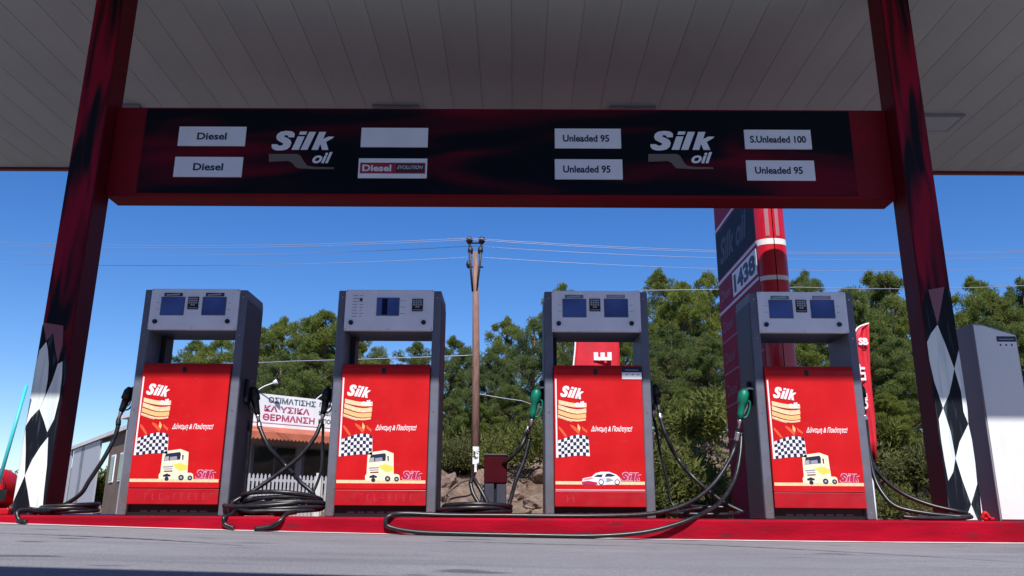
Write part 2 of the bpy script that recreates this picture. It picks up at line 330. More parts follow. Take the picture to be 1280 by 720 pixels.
# pump island: red painted kerb with a paler worn top
IZ, IY0, IY1 = 0.18, 7.25, 9.05
kx0, kx1 = -7.6, 7.6
isl = MB(); isl.box(kx0, kx1, IY0, IY1, -0.08, IZ, 'kerb_red')
o = isl.build('pump_island', bevel=0.018); tag(o, kind='structure')
# thin strip of pale mortar at the foot of the kerb
xs_ = np.linspace(kx0, kx1, 60); mb = MB(); vs = []
for i, x in enumerate(xs_):
    z = float(g(x)); wv = 0.045+0.02*math.sin(i*1.7)+0.012*math.sin(i*4.1); vs += [(x, IY0-wv, z+0.004), (x, IY0-.001, z+0.010)]
mb.add(vs, [(2*i, 2*i+2, 2*i+3, 2*i+1) for i in range(len(xs_)-1)], 'concrete_white'); o = mb.build('kerb_mortar'); tag(o, kind='structure')

# ------------------------------------------------------------------ canopy
CH = 5.95; YN, YF = 3.91, 13.0; CX0, CX1 = -12.2, 12.2
m = M['ceiling']; n = m.node_tree; b = n.nodes['Principled BSDF']; src = b.inputs['Base Color'].links[0].from_socket
oi = n.nodes.new('ShaderNodeObjectInfo'); mr = n.nodes.new('ShaderNodeMapRange'); mr.inputs[3].default_value = .95; mr.inputs[4].default_value = 1.04
n.links.new(oi.outputs['Random'], mr.inputs[0]); hv = n.nodes.new('ShaderNodeHueSaturation'); n.links.new(mr.outputs[0], hv.inputs['Value']); n.links.new(src, hv.inputs['Color']); n.links.new(hv.outputs[0], b.inputs['Base Color'])
can = empty('canopy', (0, 8.2, 0), 'wide flat station canopy with pale plank ceiling and dark red edge above the pumps', 'canopy')
W_ = 0.4276; base = MB()
base.box(0.0025, W_-0.0045, YN-8.2+.02, YF-8.2-.02, CH, CH+.02, 'ceiling'); base.box(W_-0.0045, W_+0.0025, YN-8.2+.02, YF-8.2-.02, CH+.006, CH+.03, 'roof_metal')
x = 640
px0 = at(685.75, 0, 1).x  # phase of the joints follows the photograph
off = at(685.75, 0, (CH-CZ)/((at(685.75, 0, 1).z-CZ))).x
k0 = int(math.floor((CX0-off)/W_)); proto = None
for k in range(k0+1, int((CX1-off)/W_)):
    if proto is None: proto = base.build('ceiling_plank', can); c = proto
    else: c = proto.copy(); COL.objects.link(c); c.parent = can
    c.location = (off+k*W_, 0, 0)
for (a, b_, c_, d_) in ((CX0, CX1, YN-.08, YN), (CX0, CX1, YF, YF+.08), (CX0-.08, CX0, YN-.08, YF+.08), (CX1, CX1+.08, YN-.08, YF+.08)):
    obox('fascia', can, a, b_, c_-8.2, d_-8.2, CH-0.035, 6.35, 'fascia')
obox('roof', can, CX0, CX1, YN-8.2, YF-8.2, CH+.06, CH+.14, 'roof_metal')
for x, y, in ((-1.76, 10.72), (1.69, 10.72), (6.28, 10.92), (-5.85, 10.72)):
    f = obox('ceiling_light', can, x-.34, x+.34, y-8.2-.02, y-8.2+.5, CH-.035, CH-.003, 'cabinet_grey'); obox('light_glass', f, x-.29, x+.29, y-8.2+.02, y-8.2+.46, CH-.045, CH-.036, 'lamp_glass')

# ------------------------------------------------------------------ columns
CW = 0.305; CY = 7.73
def clipx(pts, a, b_): return [(min(max(u, a), b_), v) for u, v in pts]
def column(x0, label, whites, greys, topy, boxy, blacks):
    x1 = x0+CW; r = empty('canopy_column', (x0+CW/2, CY+CW/2, IZ), label, 'column', 'columns that carry the canopy')
    h = CW/2; H = CH-IZ-.02
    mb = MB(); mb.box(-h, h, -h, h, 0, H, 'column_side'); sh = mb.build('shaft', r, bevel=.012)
    z0 = at(x0*100, topy, CY).z-IZ
    mb = MB(); mb.box(-h+.012, h-.012, -h-.004, -h+.01, z0, H, 'column_art')
    mb.build('printed_wrap', r)
    lay = []
    loc = lambda pts: clipx([(at(px, py, CY).x-x0-h, at(px, py, CY).z-IZ) for px, py in pts], -h+.004, h-.004)
    bl = MB(); bl.box(-h+.002, h-.002, -h-.005, -h+.01, 0.0, at(x0*100, boxy, CY).z-IZ, 'harlequin_black')
    for p in blacks:
        q = loc(p); bl.add([(u, -h-.0056, v) for u, v in q], [tuple(range(len(q)))], 'harlequin_black')
    bl.build('checkered_ground', r)
    mb = MB()
    for i, (mt, pts) in enumerate([('harlequin_white', p) for p in whites]+[('tip_fade', p) for p in greys]):
        q = loc(pts); n_ = len(q); vs = [(u, -h-.0062-.0002*i, v) for u, v in q]
        cx = sum(p[0] for p in q)/n_; cz = sum(p[1] for p in q)/n_
        mb.add(vs, [tuple(range(n_))], mt)
    mb.build('harlequin_diamonds', r)
    return r
def cv(pts, s, ox, oy): return [(a/s+ox, b_/s+oy) for a, b_ in pts]
LW = [cv(p, 2.572, 0, 380) for p in (
    [(150, 122), (128, 150), (106, 200), (92, 255), (80, 330), (76, 392), (100, 366), (128, 337), (146, 295), (155, 240), (158, 190), (155, 150)],
    [(187, 193), (202, 185), (200, 240), (192, 300), (175, 370), (153, 412), (143, 378), (128, 338), (148, 295), (170, 245)],
    [(83, 402), (84, 470), (81, 552), (60, 600), (28, 636), (28, 595), (42, 515), (60, 450)],
    [(156, 428), (152, 520), (143, 600), (138, 657), (98, 652), (90, 600), (81, 552), (105, 500), (132, 458)])]
LG = [cv([(140, 60), (205, 70), (203, 130), (187, 190), (178, 140), (172, 93), (150, 120)], 2.572, 0, 380)]
RW = [cv(p, 2.0, 1090, 300) for p in (
    [(163, 212), (146, 235), (133, 256), (142, 300), (155, 355), (177, 420), (192, 385), (200, 350), (205, 322), (186, 270)],
    [(216, 275), (205, 322), (222, 380), (228, 430), (240, 460), (244, 425), (240, 380), (228, 320)],
    [(177, 420), (166, 448), (172, 500), (180, 550), (190, 602), (202, 580), (208, 545), (196, 480)],
    [(240, 460), (218, 505), (208, 546), (225, 600), (247, 661), (262, 610), (267, 555), (256, 500)],
    [(247, 661), (233, 700), (263, 700)],
    [(268, 590), (270, 640), (274, 702), (300, 702), (290, 640), (280, 600)])]
RG = [cv([(140, 125), (180, 118), (172, 165), (163, 212), (150, 165)], 2.0, 1090, 300)]
column(-4.605, 'left canopy column with red swirls above black and white diamonds, beside the hose coil', LW, LG, 410, 452, [cv(p, 2.572, 0, 380) for p in ([(136, 66), (147, 95), (150, 120), (128, 150), (104, 205), (70, 205), (95, 150)], [(172, 93), (187, 193), (150, 250), (148, 122)], [(212, 120), (187, 190), (187, 205), (215, 205)])])
column(3.968, 'right canopy column with red swirls above black and white diamonds, beside the white cabinet', RW, RG, 372, 418, [cv(p, 2.0, 1090, 300) for p in ([(134, 125), (150, 165), (163, 212), (146, 238), (110, 240), (110, 170)], [(180, 120), (172, 165), (163, 212), (180, 250), (230, 250), (215, 180), (196, 130)])])

# ------------------------------------------------------------------ overhead sign
SX0, SX1, SY = -4.298, 3.965, 7.94
sg = empty('overhead_sign', ((SX0+SX1)/2, SY, 3.3), 'long black and red fuel sign spanning between the two columns', 'sign')
ox, oz = (SX0+SX1)/2, 3.3
zb, zt = at(640, 247, SY).z-oz, at(640, 136, SY).z-oz
obox('sign_box', sg, SX0-ox, SX1-ox, 0, .29, zb, zt, 'sign_red', bevel=.008)
pa = MB(); xl, xr = at(176, 200, SY).x-ox, at(1067, 200, SY).x-ox
pz0, pz1 = zb+.035, zt-.02
pa.box(xl, xr, -.008, .004, pz0, pz1, 'sign_art'); pa.build('black_panel', sg)
def sg_pt(px, py): p = at(px, py, SY-.01); return p.x-ox, p.z-oz
mat('print_red2', (0.36, 0.01, 0.03), 0.5); mat('print_darkplum', (0.05, 0.008, 0.02), 0.5)
def plate(x0, y0, x1, y1, txt):
    a = sg_pt(x0, y1); b_ = sg_pt(x1, y0); aa = sg_pt(x0, y0)
    cx = ((x0+x1)/2, (y0+y1)/2); c = sg_pt(*cx); ww = (x1-x0)*8.19/1019; hh = (y1-y0)*.00875
    w2, h2 = ww/2, hh/2
    pl = obox('name_plate', sg, c[0]-w2, c[0]+w2, -.022, -.009, c[1]-h2, c[1]+h2, 'plate_white', bevel=.002)
    t = MB()
    if txt == 'EVO':
        obox('red_band', pl, c[0]-w2*.95, c[0]+w2*.95, -.0235, -.021, c[1]-h2*.55, c[1]+h2*.55, 'print_red2')
        obox('dark_band', pl, c[0]+w2*.10, c[0]+w2*.92, -.0245, -.022, c[1]-h2*.45, c[1]+h2*.42, 'print_darkplum')
        text_add(t, 'Diesel', c[0]-w2*.88, c[0]-w2*.04, c[1]-h2*.34, c[1]+h2*.34, -.0255, 'print_white', bold=.03)
        text_add(t, 'EVOLUTION', c[0]+w2*.14, c[0]+w2*.88, c[1]-h2*.1, c[1]+h2*.26, -.0255, 'print_white', shear=.3)
    elif txt:
        s_ = {'Diesel': .44, 'Unleaded 95': .70, 'S.Unleaded 100': .84}[txt]
        o_ = -.02 if txt == 'Unleaded 95' else 0
        text_add(t, txt, c[0]-w2*s_+o_, c[0]+w2*s_+o_, c[1]-h2*.38, c[1]+h2*.36, -.0235, 'print_navy', bold=.028)
    if t.v: t.build('lettering', pl)

plate(221, 158, 310, 183.5, 'Diesel'); plate(216, 196, 305.5, 222, 'Diesel'); plate(449, 159.5, 537.5, 185, ''); plate(446, 198, 536, 223.5, 'EVO')
plate(691, 160.5, 778.5, 186.5, 'Unleaded 95'); plate(691.5, 199, 780, 225, 'Unleaded 95'); plate(928, 162, 1016, 187.5, 'S.Unleaded 100'); plate(931, 200.5, 1020, 226.5, 'Unleaded 95')
def sign_logo(dx):
    t = MB(); q = lambda a, b_: sg_pt(330+a/10.29+dx, 150+b_/10.29)
    a = q(90, 395); b_ = q(910, 145); silk_add(t, a[0], b_[0], a[1], b_[1], -.016, 'plate_white')
    a = q(620, 560); b_ = q(885, 415); text_add(t, 'oil', a[0], b_[0], a[1], b_[1], -.016, 'plate_white', bold=.03, shear=.32)
    pts = [q(*p) for p in ((65, 440), (430, 440), (475, 465), (510, 530), (560, 590), (640, 605), (900, 612), (900, 632), (640, 635), (430, 622), (395, 595), (360, 550), (310, 530), (65, 540))]
    t.prism([(u, -.017, v) for u, v in pts], (0, .006, 0), 'logo_bronze'); t.build('oil_company_logo', sg, fixn=False)
sign_logo(0); sign_logo(474)

# ------------------------------------------------------------------ fuel pumps
PY = 7.60
PC = {1: -3.085, 2: -1.21, 3: 0.775, 4: 2.752}
def pump(idx, label):
    cx = PC[idx]; r = empty('fuel_pump', (cx, PY, IZ), label, 'fuel pump', 'four fuel pumps on the red island')
    H = 2.11; hw = .497; fw = .082
    for s in (-1, 1):
        a, b_ = (-hw, -hw+fw) if s < 0 else (hw-fw, hw)
        mb = MB(); mb.prism([(a, 0, 0), (a, .52, 0), (a, .52, H-.06), (a, .49, H), (a, .0, H)], (b_-a, 0, 0), 'frame_grey'); f = mb.build('side_frame', r, bevel=.012, fixn=True)
        hx = a-.09 if s < 0 else b_
        if not (idx == 2 and s > 0):
            hb = MB(); xo = b_ if s > 0 else a-.045; hb.box(xo+(.005 if s > 0 else -.001), xo+(.045 if s > 0 else .040), .14, .36, 1.04, 1.27, 'black'); hb.build('nozzle_holster', r, bevel=.015)
        hb2 = MB(); xx = (a-.004, a) if s < 0 else (b_, b_+.004)
        hb2.box(xx[0], xx[1], .022, .50, .02, H-.09, 'side_dark'); hb2.build('shade_skin', r, bevel=.002)  # dark sheet over the grey frame paints the side's shade into its colour
        # hose outlet low on the side
    inn = hw-fw
    # cabinet body with shadow gap, kick plate
    obox('cabinet_body', r, -inn, inn, .03, .47, .10, 1.37, 'inner_dark', bevel=.006)
    obox('kick_plate', r, -inn, inn, .04, .46, 0, .098, 'black')
    # head
    obox('head_box', r, -inn+.001, inn-.001, .035, .50, 1.715, H-.015, 'frame_grey', bevel=.006)
    obox('inner_post', r, -inn+.001, -inn+.05, .30, .47, 1.371, 1.714, 'inner_dark'); 
    L = lambda px, py, ref=idx, yy=PY: ((lambda p: (p.x-cx, p.z-IZ))(at(px, py, yy)))
    # head panel: measured on the third pump
    R3 = lambda px, py: ((lambda p: (p.x-PC[3], p.z-IZ))(at(px, py, PY-.015)))
    a = R3(690, 414); b_ = R3(798, 366)
    hp = MB(); hp.box(-.425, .425, -.018, .034, 1.712, H+.003, 'head_grey'); head = hp.build('display_panel', r, bevel=.006)
    def scr(x0, y0, x1, y1, name, mt, dy=.004, fr=True, conv=R3):
        u0, v0 = conv(x0, y1); u1, v1 = conv(x1, y0)
        if fr: obox(name+'_frame', head, u0-.006, u1+.006, -.021, -.018, v0-.006, v1+.006, 'frame_grey')
        return obox(name, head, u0, u1, -.0225, -.0211 if fr else -.0181, v0, v1, mt)
    def keypad(cx_, cy_, conv):
        u, v = conv(cx_, cy_); k = obox('keypad', head, u-.052, u+.052, -.026, -.018, v-.062, v+.062, 'black', bevel=.003)
        t = MB()
        for i in range(4):
            for j in range(4):
                if i == 3 and j != 1 and j != 2: continue
                t.box(u-.042+j*.022, u-.042+j*.022+.017, -.029, -.026, v+.036-i*.021, v+.036-i*.021+.015, 'key_grey')
        t.box(u-.042, u+.042, -.0275, -.026, v-.052, v-.046, 'key_grey')
        t.build('keys', k)
    conv2 = lambda px, py: ((lambda p: (p.x-PC[2], p.z-IZ))(at(px, py, PY-.015)))
    if idx == 2:
        s_ = scr(471, 373, 499, 394, 'screen', 'screen', conv=conv2)
        u0, v0 = conv2(477, 394); u1, v1 = conv2(485, 373); obox('dark_reflection', s_, u0, u1, -.0232, -.0226, v0+.004, v1-.004, 'screen_dark')
        keypad(522, 381.5, conv2)
        t = MB()
        for i in range(8):
            v = conv2(440, 369.5+i*3.7)[1]
            for (xa, xb) in ((441.5, 447+random.random()*4), (450.5, 453+random.random()*3)):
                t.box(conv2(xa, 370)[0], conv2(xb, 370)[0], -.0186, -.018, v-.003, v+.003, 'print_grey')
        u, v = conv2(451.5, 374.5); t.box(u-.014, u+.014, -.0192, -.018, v-.014, v+.014, 'inner_dark')
        for i in range(3):
            u, v = conv2(503, 376+i*8); t.box(u-.02, u+.03, -.0186, -.018, v-.002, v+.002, 'print_grey')
        t.build('instruction_print', head)
    else:
        for (xa, xb) in ((704, 732), (756, 784)):
            scr(xa, 374.5, xb, 396, 'screen', 'screen')
            u0, v0 = R3(xa+2, 373.3); u1, v1 = R3(xb-3, 368.8)
            lb = obox('grade_label', head, u0, u1, -.0205, -.018, v0+.003, v1, {1: 'inner_dark', 3: 'print_teal', 4: 'print_teal'}[idx] if xa == 704 or idx == 1 else 'print_grey')
            if idx in (1, 3, 4): 
                t = MB(); t.add([(u0+.02, -.021, v0+.008), (u1-.03, -.021, v0+.014), (u1-.03, -.021, v1-.006), (u0+.02, -.021, v1-.016)], [(0, 1, 2, 3)], 'key_grey'); t.build('label_print', lb)
            t = MB()
            for i in range(2):
                v = R3(700, 381+i*8)[1]; uu = R3(697.5 if xa == 704 else 787, 381)[0]; t.box(uu, uu+.03, -.0186, -.018, v-.002, v+.002, 'print_grey')
            t.build('unit_print', head)
        keypad(743.5, 381.5, R3)
    for (u, v) in ((-.41, H-.012), (.41, H-.012), (-.41, 1.725), (.41, 1.725), (0, 1.725)):
        mb = MB(); mb.tube([(u, -.018, v), (u, -.0205, v)], .006, 'steel', n=8); mb.build('screw', head)
    for s in (-1, 1):
        for zz in (.06, .95, 1.66, 2.04):
            mb = MB(); mb.tube([(s*(hw-fw/2), .001, zz), (s*(hw-fw/2), -.003, zz)], .008, 'steel', n=8); mb.build('screw', r)
    for i in range(7): obox('vent_slot', r, -.30+i*.09, -.235+i*.09, .036, .0395, .035, .05, 'frame_grey')
    for (px, py) in ((698.5, 404.5), (789.5, 404.5)):
        u, v = R3(px, py); mb = MB(); mb.tube([(u, -.018, v), (u, -.030, v)], .022, 'black', n=14); mb.tube([(u, -.030, v), (u, -.034, v)], .010, 'inner_dark', n=10); mb.build('lock', head)
    # red front door: measured on the second pump
    conv = lambda px, py: ((lambda p: (p.x-PC[2], p.z-IZ))(at(px, py, PY-.02)))
    zt_, zb_ = conv(480, 458)[1], conv(480, 632)[1]; zs = conv(480, 612)[1]
    dr = MB(); prof = [(.03, zt_+.03), (.004, zt_+.022), (-.022, zt_-.02), (-.024, zt_-.06), (-.024, zs+.002), (.03, zs+.002)]
    dr.prism([(-inn+.004, yy, zz) for yy, zz in prof], (2*inn-.008, 0, 0), 'red_paint'); door = dr.build('front_door', r, bevel=.005, fixn=True)
    obox('lower_strip', r, -inn+.004, inn-.004, -.020, .03, zb_, zs-.003, 'red_strip', bevel=.004)
    u, v = conv(480, 463); obox('door_latch', door, u-.018, u+.018, -.032, -.0, v-.03, v+.022, 'black', bevel=.005)
    Y0 = -.0245
    t = MB()
    def P(mt, pts, k, cvf): t.add([(cvf(*p)[0], Y0-.0004*k, cvf(*p)[1]) for p in pts], [tuple(range(len(pts)))], mt)
    A = lambda a_, b__: conv(422+a_/6.545, 470+b__/6.545)
    # advertising flag
    P('print_white', [(45, 14), (57, 14), (22, 658), (10, 658)], 1, A)
    for i in range(4):
        ys0 = 192+i*42
        top = [(62-i*5+j*37.5, ys0+(12 if i == 0 else 20)*math.sin(j*.55-.5)+j*2.5) for j in range(7)]
        bot = [(p[0], p[1]+[35, 35, 35, 14][i]) for p in top]
        P(['print_cream', 'print_cream', 'print_gold', 'print_cream'][i], top+bot[::-1], 1, A)
        P('print_darkred' if i < 3 else 'print_cream', [(p[0], p[1]+2) for p in bot][0:4]+[(p[0], p[1]+7) for p in bot][0:4][::-1], 2, A)
    P('print_orange', [(50, 400), (78, 430), (110, 480), (96, 490), (66, 450), (46, 420)], 2, A); P('print_orange', [(140, 385), (175, 400), (215, 440), (210, 470), (180, 440), (150, 410)], 2, A)
    P('print_gold', [(205, 380), (225, 410), (215, 450), (200, 420)], 2, A); P('print_orange', [(235, 400), (280, 440), (275, 458), (240, 430)], 2, A)
    wave = lambda x_: -26*math.sin((x_-30)/255*3.6-.9)
    P('print_white', [(34+j*25.1, 512+wave(34+j*25.1)-14) for j in range(11)]+[(285-j*26.5, 650+(.35*wave(285-j*26.5))) for j in range(11)], 2, A)
    nx, ny = 10, 6
    def ck(i, j): x_ = 34+25.1*i-j*.9; tp = 512+wave(x_)-14; bt = 650+.35*wave(x_); return (x_, tp+(bt-tp)*j/ny)
    for i in range(nx):
        for j in range(ny):
            if (i+j) % 2: P('print_navy', [ck(i, j), ck(i+1, j), ck(i+1, j+1), ck(i, j+1)], 3, A)
    a = A(80, 168); b_ = A(272, 82); silk_add(t, a[0], b_[0], a[1]-.006, b_[1]+.004, Y0-.0016, 'print_white', rot=-.14)
    a = A(192, 246); b_ = A(284, 196); text_add(t, 'oil:', a[0], b_[0], a[1], b_[1], Y0-.0016, 'print_white', bold=.05, shear=.05, rot=-.05)
    t.build('flag_print', door)
    t = MB(); a = conv(469, 539.5); b_ = conv(521, 531); text_add(t, 'Δύναμη & Ποιότητα!', a[0], b_[0], a[1], b_[1], Y0-.0004, 'print_white', bold=.02, shear=.35); t.build('slogan_print', door)
    t = MB(); a = conv(416, 603.8); b_ = conv(532, 600.6); t.box(-inn+.012, inn-.012, Y0-.0004, Y0+.001, a[1], b_[1], 'print_cream')
    if idx == 3: v = conv(480, 611)[1]; t.box(-inn+.012, inn-.012, Y0-.0004, Y0+.001, v-.006, v+.006, 'print_pink')
    if idx == 4: v = conv(480, 611)[1]; t.box(-inn+.012, inn-.012, Y0-.0004, Y0+.001, v-.003, v+.003, 'print_faint')
    t.build('line_print', door)
    t = MB(); a = conv(502.5, 599.5); b_ = conv(528, 589)
    silk_add(t, a[0], b_[0], a[1], b_[1], Y0-.0009, 'print_blush', grow=10); silk_add(t, a[0], b_[0], a[1], b_[1], Y0-.0014, 'print_magenta', grow=-4)
    t.build('small_logo_print', door)
    t = MB()
    if idx != 3:
        B = lambda a_, b__: conv(440+a_/9, 550+b__/9)
        P('print_palecream', [(178, 160), (210, 138), (375, 115), (468, 150), (470, 382), (515, 385), (535, 400), (540, 452), (150, 458), (148, 405), (165, 380), (170, 290)], 2, B)
        P('print_navy', [(215, 168), (372, 148), (384, 170), (378, 235), (200, 250), (196, 222)], 3, B); P('key_grey', [(196, 205), (250, 195), (250, 246), (192, 254)], 4, B)
        P('print_grey', [(262, 205), (340, 195), (345, 236), (262, 244)], 4, B)
        P('print_navy', [(398, 178), (416, 184), (414, 240), (402, 238)], 3, B)
        P('print_yellow', [(300, 290), (380, 270), (465, 300), (460, 350), (380, 362), (330, 325)], 3, B)
        P('print_grey', [(190, 310), (305, 302), (303, 318), (190, 326)], 3, B); P('print_darkred', [(205, 360), (300, 355), (300, 370), (205, 374)], 3, B); P('print_grey', [(200, 335), (300, 330), (300, 342), (200, 347)], 3, B)
        P('print_navy', [(195, 408), (240, 390), (285, 408), (280, 425), (200, 428)], 3, B)
        for (c1, c2, rr) in ((240, 450, 24), (402, 436, 32), (502, 440, 28)):
            P('print_navy', [(c1+rr*math.cos(q*.45), c2+rr*math.sin(q*.45)) for q in range(14)], 4, B)
            if c1 > 300: P('key_grey', [(c1+rr*.45*math.cos(q*.45), c2+rr*.45*math.sin(q*.45)) for q in range(14)], 5, B)
        t.build('truck_print', door)
    else:
        cv3 = lambda px, py: ((lambda p: (p.x-PC[3], p.z-IZ))(at(px, py, PY-.02)))
        B = lambda a_, b__: cv3(710+a_/11.64, 570+b__/11.64+1.0)
        P('print_white', [(205, 350), (215, 315), (345, 288), (400, 240), (480, 218), (600, 220), (700, 258), (755, 305), (768, 355), (740, 392), (600, 405), (430, 412), (330, 400), (210, 385)], 2, B)
        P('print_magenta', [(202, 362), (300, 350), (420, 372), (430, 405), (300, 412), (205, 398)], 3, B); P('print_pink', [(215, 325), (330, 300), (380, 318), (260, 345)], 3, B)
        P('print_navy', [(372, 290), (425, 262), (505, 258), (490, 298)], 3, B); P('print_navy', [(535, 292), (555, 248), (610, 243), (690, 275), (640, 288)], 3, B)
        P('print_grey', [(440, 320), (600, 312), (670, 345), (560, 372)], 3, B); P('print_palecyan', [(470, 325), (560, 318), (560, 360), (480, 370)], 4, B)
        for c1 in (482, 715):
            P('print_navy', [(c1+40*math.cos(q*.45), 368+40*math.sin(q*.45)) for q in range(14)], 5, B); P('print_white', [(c1+29*math.cos(q*.45), 368+29*math.sin(q*.45)) for q in range(14)], 6, B)
        t.build('car_print', door)
        a = cv3(777.5, 474); b_ = cv3(801.5, 459); zm = cv3(790, 465.5)[1]
        st = MB(); st.box(a[0], b_[0], -.0262, -.024, a[1], zm, 'print_white'); st.box(a[0], b_[0], -.0264, -.024, zm+.0005, b_[1], 'print_navy')
        for i, xx in enumerate((.18, .5, .78)): st.box(a[0]+(b_[0]-a[0])*xx, a[0]+(b_[0]-a[0])*(xx+.1), -.0268, -.026, zm-.028, zm-.018, 'print_grey')
        st.box(a[0]+.03, b_[0]-.03, -.0268, -.026, zm+.018, zm+.024, 'key_grey'); st.build('sticker', door)
    t = MB(); rr_ = random.Random(idx)
    for i in range(10):
        if idx in (3, 4) and i not in (0, 1): continue
        if idx == 4: continue
        u = -.25+i*.065 if idx != 3 else -.30+i*.05; v = (zb_+zs)/2; hgt = .028
        pm = 'print_faint'
        if rr_.random() < .75: t.box(u, u+.006, -.0206, -.019, v-hgt, v+hgt, pm)
        for zz in (-1, 0, 1):
            if rr_.random() < .5: t.box(u+.007, u+.024, -.0206, -.019, v+zz*(hgt-.003)-.003, v+zz*(hgt-.003)+.003, pm)
    if t.v: tag(t.build('worn_print', r), kind='stuff')
    return r
mat('print_blush', (0.85, 0.52, 0.60), 0.5)
mat('print_teal', (0.10, 0.22, 0.22), 0.4); mat('print_magenta', (0.45, 0.01, 0.09), 0.5); mat('print_palecyan', (0.6, 0.78, 0.82), 0.5)
pump(1, 'leftmost fuel pump with two screens and truck picture, beside the left column')
pump(2, 'second fuel pump from the left, with a single screen and truck picture')
pump(3, 'third fuel pump with racing car picture and small white sticker')
pump(4, 'rightmost fuel pump with truck picture in front of the price pylon')

# ------------------------------------------------------------------ nozzles and hoses
def nozzle(parent, top, bot, side, colm):
    """body hangs from the holster at `top` down to the swivel at `bot`"""
    a, b_ = Vector(top), Vector(bot); d = (b_-a); L_ = d.length; d.normalize()
    sx = Vector((side, 0, 0)); 
    mb = MB(); mid = a+d*L_*.45
    mb.tube([a-d*.02, a+d*.02, a+d*.10, mid, a+d*L_*.8, b_], [.030, .050, .050, .036, .030, .027], colm, n=10); body = mb.build('nozzle_body', parent)
    for v_ in body.data.vertices: v_.co.y = a.y+(v_.co.y-a.y)*1.15
    mb = MB(); p0 = a+d*.01; mb.tube(spline([p0, p0+Vector((side*.04, 0, .035)), p0+Vector((side*.10, 0, .03)), p0+Vector((side*.15, 0, -.02))], 4), .013, 'steel', n=8); mb.build('spout', parent)
    # trigger guard and lever on the pump side
    mb = MB(); q1 = a+d*.09; q2 = a+d*(L_*.92)
    mb.tube(spline([q1, q1+sx*.065+d*.01, (q1+q2)/2+sx*.075, q2+sx*.055, q2], 4), .008, colm, n=6); mb.build('trigger_guard', parent)
    mb = MB(); mb.tube(spline([q1+sx*.03, q1+sx*.05+d*.05, q2+sx*.028-d*.02], 4), .007, 'steel', n=6); mb.build('lever', parent)
    mb = MB(); mb.tube([b_, b_+d*.03, b_+d*.035, b_+d*.075], [.021, .021, .016, .016], 'steel', n=10); mb.build('swivel', parent)
    return b_+d*.07
def hose(label, noz, paths, side=1, colm='black', r=.0195, extra=None, collar=None):
    rt = empty('fuel_hose', at(*noz[0]) if noz else at(*paths[0][0]), label, 'fuel hose', 'hoses hanging on the fuel pumps')
    o_ = Vector(rt.location); end = None
    if noz: end = nozzle(rt, at(*noz[0])-o_, at(*noz[1])-o_, side, colm)
    for i, pth in enumerate(paths):
        pts = [p if isinstance(p, Vector) else at(*p) for p in pth]; pts = [p-o_ for p in pts]
        for p in pts:
            if o_.y+p.y > IY0+.0 and o_.z+p.z < IZ+r: p.z = IZ+r-o_.z+.001
            gz = float(g(o_.x+p.x))
            if o_.z+p.z < gz+r: p.z = gz+r+.002-o_.z
            if o_.z+p.z < IZ+r*.6 and o_.y+p.y > IY0-r-.004: p.y = IY0-r-.004-o_.y
        if i == 0 and end is not None: pts = [end]+pts
        mb = MB(); sp = spline(pts, 8); mb.tube(sp, r, 'rubber', n=10); mb.build('hose', rt)
        if noz and i == 0:
            mb = MB(); mb.tube(sp[2:7], r*1.25, 'steel' if collar else 'black', n=10); mb.build('hose_collar', rt)
    return rt
def coil(cx_px, cy, rx, ry, loops, z0=.198, tilt=.08, seed=1, ph=0.0, dz=.022):
    rr = random.Random(seed); pts = []; cx = at(cx_px, 640, cy).x; N = 18
    for k in range(loops*N+1):
        t_ = k/N; a = 2*math.pi*t_+ph; l = int(t_); jj = .5+.5*math.sin(l*2.3+seed)
        fx = rx*(1-.10*jj-.02*l); fy = ry*(1-.12*jj)
        pts.append(Vector((cx+fx*math.cos(a)+.02*math.sin(l*3+seed), cy+fy*math.sin(a), z0+dz*t_*.9+tilt*(0.5+.5*math.cos(a-ph+.4*l+1.2))*(.25+.75*t_/loops))))
    return pts
# pump 1 left side
c1 = coil(84, 7.75, .27, .22, 3, seed=2, ph=2.0, tilt=.03)
hose('black nozzle hose left of the leftmost pump, coiled beside the left column', ((163, 487, 7.82), (152, 514, 7.80)),
     [[(147, 535, 7.78), (141, 552, 7.76), (128, 576, 7.72), (112, 600, 7.70), (98, 620, 7.72)]+c1[2:],
      [c1[-1]+Vector((0, 0, 0)), at(60, 640, 7.5), at(34, 638, 7.32), at(22, 640, 7.24), at(24, 650, 7.22), at(32, 658, 7.21)]], side=1)
# pump 1 right side: two nozzles share the recess
c2 = coil(352, 7.66, .40, .24, 4, seed=3, ph=.6, tilt=.13)
hose('steel-collared hose right of the leftmost pump, falling to the big coil', ((317, 487, 7.86), (322, 518, 7.84)),
     [[(326, 538, 7.80), (337, 560, 7.78), (357, 582, 7.86), (376, 603, 7.72), (392, 622, 7.7)]+c2[3:]], side=-1, collar=1)
hose('short black nozzle hose hanging straight down right of the leftmost pump', ((308, 482, 7.98), (309, 512, 7.98)),
     [[(311, 540, 7.97), (309, 575, 7.97), (306, 610, 7.96), (306, 638, 7.95)]], side=-1, r=.013)
c3 = coil(338, 7.60, .43, .22, 3, seed=5, ph=3.0, tilt=.09, z0=.22)
hose('black hose left of the second pump, crossing to the coil and drooping over the kerb', ((410, 488, 7.84), (404, 517, 7.82)),
     [[(400, 532, 7.78), (392, 549, 7.74), (372, 573, 7.70), (345, 594, 7.66), (316, 614, 7.60), (290, 630, 7.52)]+c3[4:],
      [c3[-3], at(290, 645, 7.35), at(281, 647, 7.24), at(281, 655, 7.22), at(292, 663, 7.21)],
      [at(370, 640, 7.4), at(358, 645, 7.28), at(350, 651, 7.22), at(338, 658, 7.215), at(318, 663, 7.21)]], side=1)
